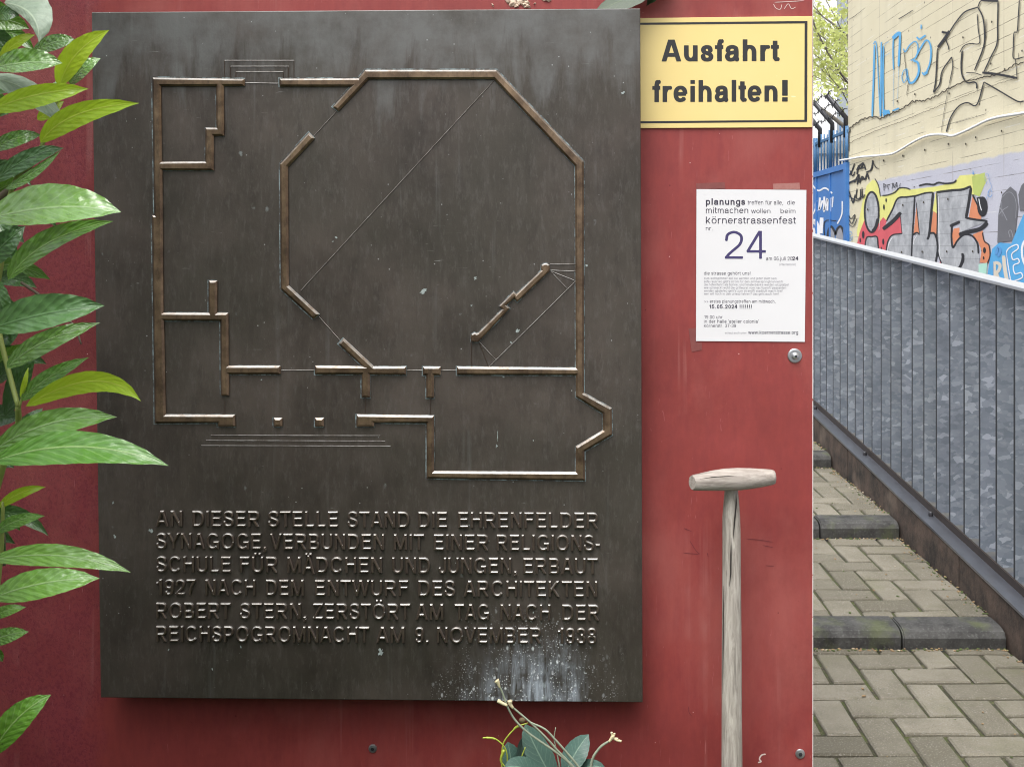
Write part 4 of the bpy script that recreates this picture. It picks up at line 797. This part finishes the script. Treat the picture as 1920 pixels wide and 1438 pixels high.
strokes([(q2(crackline(P, a_)), w_) for P, a_, w_ in (([(58, 1200), (75, 1150), (170, 1085), (260, 1045), (350, 1070), (440, 1025), (520, 990), (640, 915), (750, 905), (860, 860), (960, 800), (1040, 760), (1110, 730), (1250, 700), (1370, 680), (1450, 655), (1560, 585), (1640, 560)], 9, 2.0), ([(60, 1290), (300, 1180), (520, 1100), (800, 985), (1100, 870), (1300, 790), (1560, 710)], 4, .8), ([(560, 460), (575, 600), (598, 740), (585, 860)], 6, 1.0), ([(62, 1200), (62, 1360)], 3, 1.4), ([(800, 580), (855, 560), (860, 600)], 8, 1.0))], M['wcrack'], 'crack')
paint([q2(ell(x, y, 7, 11, 8)) for x, y in ((1352, 200), (1092, 340), (866, 445), (1343, 575), (968, 843), (658, 850), (500, 912), (550, 1402), (748, 1350), (960, 1297), (1207, 1237), (1440, 1180), (1625, 460), (1118, 1297), (1470, 625), (1088, 690))]+[q1(ell(x, y, 7, 12, 8)) for x, y in ((418, 62), (612, 12), (1600, 380), (818, 478), (1062, 445), (1322, 410), (1050, 968), (1310, 968), (805, 970), (598, 975), (610, 505), (258, 550))], M['wcrack'], 'tie_hole')
bm = bmesh.new(); P = [wp(u, v, .03) for u, v in q2([tuple(p) for p in crom([(-10, 1445), (90, 1430), (200, 1412), (330, 1402), (470, 1385), (560, 1340), (660, 1280), (760, 1232), (850, 1212), (940, 1212), (1020, 1222), (1110, 1190), (1220, 1138), (1330, 1085), (1450, 1052), (1640, 1022), (1800, 990)], 5)])]
tube(bm, P, .012, 8); cab = obj('cable', bm, plain('white_cable', (.78, .78, .76), .5)); tag(cab, 'white plastic cable sagging across the beige concrete wall', 'cable')

# ------------------------------------------------------------------ blue gate with bars and barbed brackets
XG = 3.58; gt = thing('blue_gate', 'blue steel gate with upright bars, white graffiti and angled barbed wire brackets', 'gate', (XG, 13.4, -.85))
n = N('blue_paint', .45); c = n.mix(n.noise(3, detail=5), (.035, .14, .40), (.06, .20, .50)); n.col(c); M['blue'] = n.m
def gy(u): return XG*F/(u-U0)
ZG = 2.225; ga, gb = gy(1588.5), 15.6
bm = bmesh.new(); box(bm, XG, XG+.03, ga, gb, -.6, ZG); obj('gate_leaf', bm, M['blue'], gt)
bm = bmesh.new(); box(bm, XG-.03, XG+.05, ga-.03, ga+.07, -.84, ZG+.06); box(bm, XG-.025, XG+.045, ga+.07, gb, ZG-.02, ZG+.05)
for q in (.75, 1.45, 2.1): box(bm, XG-.015, XG-.001, ga+q, ga+q+.05, -.5, ZG-.02)
obj('gate_frame', bm, M['blue'], gt)
M['bluebar'] = plain('blue_bar_paint', (.05, .15, .30), .5)
for i in range(14):
    y = ga+.03+i*.155; bm = bmesh.new(); tube(bm, [(XG+.01, y, ZG+.04), (XG+.01, y, 2.74+.02*(i % 3))], .011 if i % 5 else .028, 8); obj('bar', bm, M['bluebar'], gt)
bm = bmesh.new()
for z in (2.66,): box(bm, XG-.005, XG+.025, ga, gb, z, z+.035)
obj('cross_rail', bm, M['bluebar'], gt)
for i in range(4):
    y = ga+.06+i*.62; bm = bmesh.new(); tube(bm, [(XG, y, 2.6), (XG-.0, y, 2.85), (XG-.24, y+.02, 3.14)], .032, 8); obj('bracket', bm, M['iron'], gt)
bm = bmesh.new()
for t in (.25, .62, 1):
    P = []
    for i in range(40):
        y = ga-.2+i*.085; P.append((XG-.24*t, y, 2.85+.29*t+.02*math.sin(i*1.3)))
    tube(bm, P, .007, 5)
    for i in range(2, 38, 2):
        p = Vector(P[i]); tube(bm, [p+Vector((0, -.02, -.03)), p+Vector((0, .02, .03))], .006, 4)
obj('barbed_wire', bm, M['iron'], gt)
def gp(u, v, o=.004): y = gy(u); return Vector((XG-o, y, EYE-(v-V0)*y/F))
def gstroke(L, mat, o, name='graffiti'):
    bm = bmesh.new()
    for P, wpx in L:
        o += .00004; P = crom([np.array(p, float) for p in P], 5); n = len(P); A, B = [], []
        for i, p in enumerate(P):
            t = P[min(i+1, n-1)]-P[max(i-1, 0)]; t = t/(np.hypot(*t)+1e-9); nn = np.array((-t[1], t[0]))*wpx/2; A.append(bm.verts.new(gp(*(p+nn), o))); B.append(bm.verts.new(gp(*(p-nn), o)))
        for i in range(n-1): bm.faces.new((A[i], A[i+1], B[i+1], B[i]))
    obj(name, bm, mat, gt)
g3 = lambda P: [(1515+x/3.06, y/3.06) for x, y in P]
gstroke([(g3(P), w_) for P, w_ in (([(22, 1060), (60, 1095), (100, 1080), (140, 1110)], 3), ([(50, 1150), (45, 1180), (50, 1215)], 3.5), ([(70, 1135), (65, 1205), (85, 1150)], 3.5), ([(95, 1130), (92, 1215), (112, 1140), (112, 1210)], 3.5), ([(130, 1135), (128, 1215)], 3.5), ([(145, 1130), (140, 1190)], 2), ([(22, 1280), (40, 1270), (55, 1300), (60, 1350)], 8), ([(80, 1250), (75, 1340)], 7), ([(198, 1155), (195, 1230), (170, 1285)], 2.5), ([(30, 1310), (40, 1350)], 6), ([(30, 1230), (45, 1195)], 2.5))], G['white'], .0025)
bm = bmesh.new()
for P in (g3(ell(135, 1370, 20, 70)), g3(ell(185, 1370, 24, 70))): bm.faces.new([bm.verts.new(gp(u, v, .004)) for u, v in P])
obj('graffiti', bm, G['grey'], gt); gstroke([(g3([(112, 1400), (118, 1330), (135, 1300), (155, 1330), (160, 1345), (170, 1315), (190, 1300), (208, 1340), (212, 1400)]), 4), (g3([(98, 1370), (98, 1272), (165, 1268)]), 1.6)], G['black'], .006)

# ------------------------------------------------------------------ background: buildings and tree
M['stucco'] = plain('white_stucco', (.74, .74, .73), .9, 0, .05, 2); M['pane'] = plain('window_glass', (.30, .33, .36), .08, 0, .1, 3); M['frame'] = plain('window_frame', (.8, .8, .8), .5); M['roof'] = plain('roof_tile', (.16, .09, .07), .8, 0, .2, 4); M['gsheet'] = plain('grey_sheet', (.42, .43, .45), .6, 0, .1, 2)
n = N('red_brick', .85); bt = n.t.nodes.new('ShaderNodeTexBrick'); n.put(bt.inputs['Vector'], n.map((1, 1, 1), (R(90), 0, 0))); bt.inputs['Color1'].default_value = (.30, .10, .07, 1); bt.inputs['Color2'].default_value = (.24, .085, .06, 1); bt.inputs['Mortar'].default_value = (.4, .36, .32, 1); bt.inputs['Scale'].default_value = 4; n.col(bt.outputs[0]); M['rbrick'] = n.m
BY = 30; hb = thing('apartment_building', 'pale white apartment block with tall windows behind the tree', 'building', (9, BY, -.85))
bm = bmesh.new(); box(bm, 2.5, 15, BY, BY+8, -.84, 13.5); obj('wall', bm, M['stucco'], hb)
bm = bmesh.new(); box(bm, 2.2, 15.3, BY-.3, BY+8.3, 13.5, 13.8); prism(bm, [(2.2, BY-.3, 13.8), (2.2, BY+8.3, 13.8), (2.2, BY+4, 16.4)], (13.1, 0, 0)); obj('roof', bm, M['roof'], hb)
for i in range(5):
    for j in range(4):
        x, z = 3.6+i*2.35, 1.2+j*3.1; bm = bmesh.new()
        for a in ((x-.08, x, z-.08, z+1.78), (x+1.2, x+1.28, z-.08, z+1.78), (x, x+1.2, z-.08, z), (x, x+1.2, z+1.7, z+1.78), (x+.57, x+.63, z, z+1.7)): box(bm, a[0], a[1], BY-.07, BY-.002, a[2], a[3])
        w_ = obj('window', bm, M['frame'], hb); bm = bmesh.new(); box(bm, x, x+1.2, BY-.03, BY-.004, z, z+1.7); obj('pane', bm, M['pane'], w_)
gr_ = thing('garage', 'low pale garage with grey fascia and red brick base behind the blue gate', 'garage', (7, 21, -.85))
bm = bmesh.new(); box(bm, 3.7, 11, 20, 24, 1.6, 3.1); obj('wall', bm, M['stucco'], gr_)
bm = bmesh.new(); box(bm, 3.6, 11.1, 19.9, 24.1, 3.1, 3.35); box(bm, 3.69, 11, 19.985, 19.998, 2.35, 2.75); obj('fascia', bm, M['gsheet'], gr_)
bm = bmesh.new(); box(bm, 3.7, 11, 20, 24, -.84, 1.6+1.0*0+.0); box(bm, 3.695, 11, 19.96, 19.99, 1.6, 2.25); obj('brick_base', bm, M['rbrick'], gr_)
n = N('bark', .9); n.col(n.mix(n.noise(14, n.map((1, 1, .3)), 5), (.14, .12, .10), (.28, .25, .22))); M['bark'] = n.m
def leafmat(name, c1, c2, rough=.4, trans=.35, veins=True, vc=None, spec=.5, bumpy=.42):
    n = N(name, rough, 0, spec); isl = n.island()
    c = n.mix(isl, c1, c2)
    if veins:
        uv = n.t.nodes.new('ShaderNodeUVMap').outputs[0]; u, v, _ = n.sep(uv); av = n.math('ABSOLUTE', n.math('SUBTRACT', v, .5)); av = n.mul(av, 2.)
        mid = n.ramp(av, .075, .02)
        fr = n.math('FRACT', n.math('ADD', n.math('SUBTRACT', n.mul(u, 9.), n.mul(av, 2.2)), n.ramp(n.noise(5, uv), 0, 1, -.35, .35))); sv = n.ramp(n.math('ABSOLUTE', n.math('SUBTRACT', fr, .5)), .10, .02)
        vein = n.math('MAXIMUM', mid, n.mul(sv, .32)); c = n.mix(n.mul(vein, .6), c, vc or tuple(min(1, x*2.4) for x in c2))
        c = n.mix(n.ramp(n.noise(14, uv, 4), .5, .75, 0, .35), c, tuple(x*.6 for x in c1))
        hump = n.math('ADD', n.mul(n.math('SINE', n.mul(fr, 3.1416)), .35), n.mul(n.noise(4.5, n.map((3.2, 1, 1), src=uv), 0), 1.6)); n.bump(n.math('SUBTRACT', hump, n.mul(mid, 1.2)), bumpy, .003)
    n.col(c)
    if veins: n.b.inputs['Coat Weight'].default_value = .55 if rough < .35 else .1; n.b.inputs['Coat Roughness'].default_value = .16
    if trans:
        tr = n.t.nodes.new('ShaderNodeBsdfTranslucent'); n.put(tr.inputs[0], n.mix(.5, c, tuple(min(1, x*1.6) for x in c2))); mx = n.t.nodes.new('ShaderNodeMixShader'); mx.inputs[0].default_value = trans
        n.t.links.new(n.b.outputs[0], mx.inputs[1]); n.t.links.new(tr.outputs[0], mx.inputs[2]); n.t.links.new(mx.outputs[0], n.t.nodes['Material Output'].inputs[0])
    return n.m
M['spring'] = leafmat('spring_leaf', (.36, .42, .10), (.55, .58, .22), .5, .45, False)
tr_ = thing('tree', 'spring tree with thin branches and sparse yellow green leaves behind the gate', 'tree', (5.6, 18, -.85))
bm = bmesh.new(); bl = bmesh.new(); rt_ = random.Random(3)
def branch(p, d, L, r, depth):
    pts = [p.copy()]; k = 5
    for i in range(k): d = (d+Vector((rt_.uniform(-.22, .22), rt_.uniform(-.22, .22), rt_.uniform(-.1, .16)))).normalized(); p = p+d*L/k; pts.append(p.copy())
    tube(bm, pts, [r*(1-.6*i/k) for i in range(k+1)], 6 if depth < 3 else 4, False)
    if depth >= 2:
        for q in pts[1:]:
            for _ in range(6 if depth >= 3 else 2):
                c = q+Vector((rt_.gauss(0, .13), rt_.gauss(0, .13), rt_.gauss(0, .13))); s_ = rt_.uniform(.035, .075)
                a = Vector((rt_.gauss(0, 1), rt_.gauss(0, 1), rt_.gauss(0, 1))).normalized(); b = a.cross(Vector((rt_.gauss(0, 1), rt_.gauss(0, 1), rt_.gauss(0, 1)))).normalized()
                bl.faces.new([bl.verts.new(c+x) for x in (-a*s_, b*s_*.5, a*s_, -b*s_*.5)])
    if depth < 4:
        for _ in range(rt_.choice((3, 4)) if depth else 6):
            q = pts[rt_.randrange(2, k+1)]; nd = (d+Vector((rt_.uniform(-1, 1), rt_.uniform(-1, 1), rt_.uniform(-.35, .6)))).normalized(); branch(q, nd, L*rt_.uniform(.55, .8), r*.5, depth+1)
branch(Vector((7.0, 18, -.85)), Vector((-.1, 0, 1)), 4.6, .09, 0)
obj('trunk', bm, M['bark'], tr_, True); obj('crown', bl, M['spring'], tr_)

# ------------------------------------------------------------------ laurel shrub in the foreground
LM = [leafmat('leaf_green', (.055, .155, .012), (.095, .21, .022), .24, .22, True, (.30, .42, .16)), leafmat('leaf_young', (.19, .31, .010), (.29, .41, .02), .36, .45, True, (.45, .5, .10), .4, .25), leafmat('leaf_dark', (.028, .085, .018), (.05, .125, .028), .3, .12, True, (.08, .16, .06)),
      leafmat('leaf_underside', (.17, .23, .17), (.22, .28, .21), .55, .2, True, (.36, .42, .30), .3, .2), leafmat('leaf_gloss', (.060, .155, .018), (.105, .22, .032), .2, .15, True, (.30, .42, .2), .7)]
def leaf(bm, uvl, b, m, t, wu, wl, y0, y1, mi, fold=.55, n=22, arch=0., blunt=.68, tilt=.75):
    """b, m, t: base, control point, tip of the midrib in photo pixels; wu / wl: visible half widths above / below it"""
    b, m, t = [np.array(p, float) for p in (b, m, t)]; rows = []; K = 5
    side = 1 if t[0] >= b[0] else -1
    for i in range(n+1):
        q = i/n; p = b*(1-q)**2+2*m*q*(1-q)+t*q*q; tg = 2*(m-b)*(1-q)+2*(t-m)*q; tg = tg/(np.hypot(*tg)+1e-9); nn = np.array((tg[1], -tg[0]))*side
        prof = max(0., math.sin(math.pi*min(1, q**.9)))**blunt*(1-.25*q)*1.12*(1-.55*max(0, q-.86)/.14)
        if i == n: prof = .004
        y = y0+(y1-y0)*q-arch*math.sin(math.pi*q); row = []
        for k in range(-K, K+1):
            f = k/K; wv_ = (wu if k > 0 else wl)*prof*(1+.02*math.sin(i*2.1+k)); full = max(wu, wl)*prof
            wob = .06*math.sin(q*19+abs(f)*3)*abs(f)
            p2 = p+nn*wv_*f; dz = (-fold*abs(f)**1.3*full*(1+wob*4)+tilt*f*full)*(y/F)
            row.append((bm.verts.new(W(p2[0], p2[1], y+dz)), (q, .5+.5*f)))
        rows.append(row)
    for i in range(n):
        for k in range(2*K):
            qd = (rows[i][k], rows[i][k+1], rows[i+1][k+1], rows[i+1][k]); f = bm.faces.new([v for v, _ in qd]); f.material_index = mi; f.smooth = True
            for lp, (_, uv) in zip(f.loops, qd): lp[uvl].uv = uv
sh = thing('laurel_shrub', 'glossy green laurel shrub reaching in from the left edge', 'shrub', W(-60, 1700, 1.0))
bm = bmesh.new(); uvl = bm.loops.layers.uv.new('UVMap')
g, yo, dk, un, gl = 0, 1, 2, 3, 4
LV = [((8, 6), (75, 15), (73, 80), 40, 12, .98, .93, un), ((-14, 128), (55, 112), (117, 119), 26, 16, .96, .92, gl), ((112, 163), (128, 95), (205, 57), 23, 20, .95, .90, yo), ((62, 97), (105, 72), (142, 76), 14, 14, 1.0, .98, gl), ((132, 160), (150, 125), (189, 110), 15, 12, 1.0, .97, gl), ((0, 110), (30, 75), (66, 66), 12, 8, 1.02, .99, yo),
 ((-20, 208), (70, 168), (166, 167), 18, 22, .90, .85, yo), ((76, 268), (120, 200), (261, 194), 20, 22, .93, .86, yo), ((-20, 145), (70, 160), (122, 236), 18, 22, .97, .94, un), ((-20, 283), (30, 252), (78, 254), 14, 14, 1.0, .97, g), ((-16, 345), (50, 285), (120, 278), 16, 16, .97, .93, dk), ((10, 355), (60, 330), (114, 282), 7, 10, .965, .93, gl),
 ((-24, 412), (110, 372), (227, 398), 42, 28, .88, .82, gl), ((15, 525), (70, 440), (213, 415), 24, 16, .92, .86, g), ((-30, 500), (5, 455), (48, 424), 22, 22, .95, .92, dk), ((-20, 618), (80, 582), (196, 573), 36, 26, .86, .80, dk), ((12, 690), (70, 632), (188, 605), 18, 20, .90, .86, gl), ((40, 752), (80, 705), (167, 670), 15, 14, .93, .89, g),
 ((48, 762), (190, 672), (264, 752), 18, 20, .90, .83, yo), ((-14, 846), (90, 772), (219, 782), 24, 26, .90, .85, gl), ((-14, 866), (150, 805), (316, 873), 28, 30, .84, .77, g), ((-4, 952), (35, 916), (86, 913), 9, 10, .97, .94, yo), ((-12, 1000), (30, 968), (84, 967), 11, 12, .96, .93, g), ((-16, 1050), (120, 1022), (245, 1073), 20, 20, .90, .84, gl),
 ((-16, 1122), (80, 1082), (187, 1084), 26, 26, .88, .83, gl), ((-20, 1160), (10, 1140), (49, 1138), 10, 10, .95, .93, g), ((-25, 1208), (10, 1186), (54, 1184), 14, 14, .95, .92, gl), ((-18, 1418), (25, 1335), (96, 1302), 24, 24, .88, .84, g), ((-10, 30), (15, 18), (36, 30), 12, 14, 1.0, .98, dk), ((-20, 395), (10, 430), (30, 495), 18, 20, .97, .96, dk), ((95, 190), (110, 165), (118, 150), 14, 14, .99, .98, gl),
 ((-20, 520), (5, 560), (20, 640), 18, 16, 1.0, 1.0, dk), ((70, 225), (95, 205), (120, 190), 12, 12, 1.0, .99, yo), ((10, 780), (40, 700), (62, 640), 20, 20, 1.06, 1.05, dk), ((-10, 720), (10, 690), (36, 660), 14, 14, 1.08, 1.06, dk), ((20, 815), (55, 790), (80, 765), 12, 14, 1.05, 1.04, dk), ((38, 745), (48, 715), (52, 690), 5, 5, .93, .92, yo), ((-20, 990), (0, 1010), (8, 1050), 10, 10, 1.0, 1.0, dk)]
for L in LV: leaf(bm, uvl, *L[:3], L[3]*1.08, L[4]*1.08, *L[5:], fold=random.uniform(.2, .45) if L[7] != un else -.3, arch=random.uniform(.005, .02), tilt=random.uniform(.5, .95) if L[7] in (g, gl) else random.uniform(.1, .5))
rs = random.Random(11)
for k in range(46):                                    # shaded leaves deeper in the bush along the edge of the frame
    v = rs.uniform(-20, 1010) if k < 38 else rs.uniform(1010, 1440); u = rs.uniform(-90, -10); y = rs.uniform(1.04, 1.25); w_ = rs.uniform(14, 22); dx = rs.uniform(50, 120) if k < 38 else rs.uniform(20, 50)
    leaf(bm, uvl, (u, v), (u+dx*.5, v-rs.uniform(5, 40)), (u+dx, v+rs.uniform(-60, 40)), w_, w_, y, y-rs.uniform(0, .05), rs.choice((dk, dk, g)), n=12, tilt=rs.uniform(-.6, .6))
for k in range(520):                                   # the rest of the bush, left of the frame and below it
    v = rs.uniform(-250, 2000); u = -rs.uniform(70, 620); q = rs.choice((g, g, dk, gl, yo)); y = rs.uniform(.75, 1.25); dx = rs.uniform(90, 210)*rs.choice((1, -1, 1)); dx = min(dx, -30-u)
    if abs(dx) < 40: dx = -120
    leaf(bm, uvl, (u, v), (u+dx*.5, v-rs.uniform(10, 60)), (u+dx, v+rs.uniform(-70, 60)), rs.uniform(16, 28), rs.uniform(16, 28), y, y-rs.uniform(0, .06), q, n=10)
for k in range(3600):                                   # unseen low leaves added below the frame to shade the lower wall
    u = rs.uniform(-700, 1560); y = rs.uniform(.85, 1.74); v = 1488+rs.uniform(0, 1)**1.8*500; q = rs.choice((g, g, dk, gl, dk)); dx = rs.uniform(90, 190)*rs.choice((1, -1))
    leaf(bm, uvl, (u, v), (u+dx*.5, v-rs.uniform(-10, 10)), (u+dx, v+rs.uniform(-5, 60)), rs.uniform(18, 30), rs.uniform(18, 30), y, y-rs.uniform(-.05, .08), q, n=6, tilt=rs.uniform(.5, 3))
for k in range(950):                                  # unseen tall leaf mass added off to the left to shade the wall
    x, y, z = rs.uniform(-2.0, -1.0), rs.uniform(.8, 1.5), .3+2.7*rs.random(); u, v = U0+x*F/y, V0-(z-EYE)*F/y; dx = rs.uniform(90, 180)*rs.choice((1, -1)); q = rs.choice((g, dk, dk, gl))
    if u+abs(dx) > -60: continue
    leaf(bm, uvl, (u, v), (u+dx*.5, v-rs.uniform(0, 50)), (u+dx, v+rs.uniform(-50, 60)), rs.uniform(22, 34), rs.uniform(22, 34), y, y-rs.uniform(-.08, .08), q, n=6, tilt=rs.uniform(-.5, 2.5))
obj('foliage', bm, LM, sh)
n = N('green_stem', .5); n.col(n.mix(n.noise(30), (.12, .16, .03), (.22, .26, .06))); M['stem'] = n.m; n = N('brown_stem', .7); n.col(n.mix(n.noise(40), (.05, .035, .02), (.10, .075, .05))); M['twig'] = n.m
def wtube(bm, P, rpx, y, n=8):
    P = crom(P, 5); k = len(P); ys_ = y if isinstance(y, (tuple, list)) else (y, y); pts = [W(*p, ys_[0]+(ys_[1]-ys_[0])*i/(k-1)) for i, p in enumerate(P)]
    r = rpx if isinstance(rpx, (tuple, list)) else (rpx, rpx); tube(bm, pts, [(r[0]+(r[1]-r[0])*i/(k-1))*ys_[0]/F for i in range(k)], n)
bm = bmesh.new()
for P, r_, y in (([(-30, 1000), (10, 860), (33, 800), (34, 762)], (7, 4.5), (1.0, .93)), ([(34, 762), (20, 710), (2, 640), (-14, 560)], (4.5, 5), (.93, .96)), ([(36, 765), (48, 720), (53, 690)], (2.5, 1), .93), ([(-25, 620), (0, 500), (12, 400), (30, 335), (60, 310)], (7, 3), (1.0, .95)), ([(30, 340), (80, 270), (112, 165), (118, 130)], (4, 3), (.97, .96)), ([(-30, 250), (30, 180), (112, 165)], (5, 3), (1.0, .96)), ([(-40, 1300), (-12, 1150), (2, 1040), (6, 940)], (6, 3), (.98, .96)), ([(-60, 1700), (-50, 1500), (-20, 1400)], (9, 4), (1.0, .9)), ([(-900, 2300), (-1000, 1200), (-1050, 0), (-1000, -1800)], (16, 8), (1.15, 1.15)), ([(-70, 2200), (-50, 1500), (-30, 900), (-30, 300), (-20, -100)], (11, 6), (1.05, 1.0))): wtube(bm, P, r_, y)
obj('stem', bm, M['stem'], sh, True)
bm = bmesh.new()
for P, r_, y in (([(40, 530), (80, 558), (115, 590), (140, 612), (152, 645)], (3, 1.6), (1.0, .98)), ([(-10, 380), (30, 345), (62, 305)], (9, 4), (.98, .96)), ([(-14, 960), (4, 1000), (6, 1060)], (5, 5), .99)): wtube(bm, P, r_, y)
obj('twig', bm, M['twig'], sh, True)

# ------------------------------------------------------------------ withered flower stems at the foot of the plaque
YB = 1.80; M['dull_leaf'] = leafmat('dull_leaf', (.040, .085, .070), (.055, .11, .088), .5, .1, True, (.20, .30, .22), .4, .12)
fl = thing('flower_plant', 'withered pale flower stalks above dull blue green leaves below the plaque', 'plant', W(1050, 1560, YB))
bm = bmesh.new(); uvl = bm.loops.layers.uv.new('UVMap')
for L in (((1042, 1470), (1000, 1398), (985, 1356), 25, 24, 1.80, 1.845), ((1060, 1450), (1080, 1402), (1104, 1376), 22, 23, 1.80, 1.84), ((962, 1465), (958, 1415), (952, 1390), 21, 20, 1.83, 1.86), ((985, 1460), (972, 1405), (984, 1378), 20, 10, 1.85, 1.87), ((1012, 1462), (975, 1425), (945, 1440), 22, 24, 1.77, 1.75), ((1066, 1460), (1100, 1425), (1136, 1440), 16, 20, 1.82, 1.80), ((1000, 1480), (1010, 1440), (1030, 1425), 18, 18, 1.83, 1.83)):
    leaf(bm, uvl, *L, 0, fold=-.15, blunt=.62)
obj('foliage', bm, M['dull_leaf'], fl)
M['stalk'] = plain('pale_stalk', (.24, .27, .20), .6, 0, .3, 60); M['calyx'] = plain('cream_calyx', (.62, .54, .34), .7, 0, .15, 60); M['vine'] = plain('yellow_vine', (.34, .40, .05), .5, 0, .2, 60)
bm = bmesh.new()
for P, r_ in (([(934, 1281), (942, 1298), (951, 1323), (965.6, 1349), (987.5, 1371), (1017, 1392), (1046, 1412), (1075, 1437), (1095, 1470)], (1.7, 2.6)), ([(957, 1322), (993, 1352.6), (1024, 1382.5), (1046, 1407), (1069, 1432), (1085, 1465)], (1.8, 2.5)), ([(995, 1354), (1021, 1366), (1040, 1385), (1065, 1413), (1085, 1438), (1100, 1465)], (1.8, 2.5)), ([(1144, 1388), (1127.5, 1398.5), (1113, 1417.5), (1108, 1438), (1104, 1470)], (2.2, 3.0)), ([(1042, 1363), (1039, 1384), (1043.6, 1407), (1048.7, 1435), (1052, 1460)], (.8, 1.8))): wtube(bm, P, r_, 1.785)
obj('stalk', bm, M['stalk'], fl, True)
bm = bmesh.new()
for P, r_ in (([(936.5, 1288), (934, 1280), (931, 1275)], (1.8, 5.2)), ([(962, 1327), (957, 1320), (956, 1313)], (2.2, 5)), ([(951, 1322), (942, 1318), (933, 1313)], (2.4, 3.6)), ([(1142, 1390), (1147, 1383), (1150, 1379)], (2.2, 4.2)), ([(1149, 1382), (1147, 1375), (1147, 1372)], (2, 2.2)), ([(1150, 1381), (1152, 1376), (1152, 1374)], (2, 2)), ([(1150, 1383), (1157, 1387), (1165, 1389)], (2.4, 2.2)), ([(1150, 1383), (1156, 1384), (1159, 1384)], (2, 1.6))): wtube(bm, P, r_, 1.783, 9)
obj('calyx', bm, M['calyx'], fl, True)
bm = bmesh.new()
for P, r_ in (([(905, 1383), (917, 1382), (929, 1384.7), (945, 1398.5), (951, 1417.5), (950, 1450)], (1.3, 1.2)), ([(990, 1355), (970, 1362), (951, 1381), (942, 1400), (941, 1438), (946, 1460)], (1.2, 1.5)), ([(985, 1400), (978, 1418), (972, 1434)], (.9, 1.2)), ([(945, 1405), (939, 1425), (948, 1438)], (3.2, 1.2)), ([(975, 1359), (966, 1364), (961, 1370)], (2.8, 1.2)), ([(912, 1382.5), (922, 1383), (928, 1385)], (2.2, 1.6))): wtube(bm, P, r_, 1.79)
obj('vine', bm, M['vine'], fl, True)
bm = bmesh.new(); bmesh.ops.create_icosphere(bm, subdivisions=2, radius=6*YB/F, matrix=Matrix.Translation(W(979, 1350, 1.80)) @ Matrix.Diagonal((1.1, .8, .9, 1))); obj('withered_bud', bm, plain('withered_brown', (.14, .10, .05), .8), fl, True)
M['dark_leaf'] = leafmat('dark_leaf', (.012, .028, .010), (.022, .045, .016), .5, .05, True, (.05, .08, .03), .3, .1)
# leaf hanging over the panel at the plaque's upper right corner
tl2 = thing('hanging_leaf', 'dark green leaf hanging down behind the upper right plaque corner', 'leaf', W(1170, 0, 1.9))
bm = bmesh.new(); uvl = bm.loops.layers.uv.new('UVMap')
leaf(bm, uvl, (1235, -40), (1190, -8), (1110, 26), 22, 22, 1.90, 1.895, 0, fold=-.1); leaf(bm, uvl, (1262, -60), (1235, -25), (1212, 12), 14, 16, 1.91, 1.905, 0, fold=-.1); obj('blade', bm, M['dark_leaf'], tl2)
bm = bmesh.new(); wtube(bm, [(1235, -40), (1262, -60), (1300, -100), (1310, -140)], (2, 3), 1.90); obj('stem', bm, M['twig'], tl2, True)
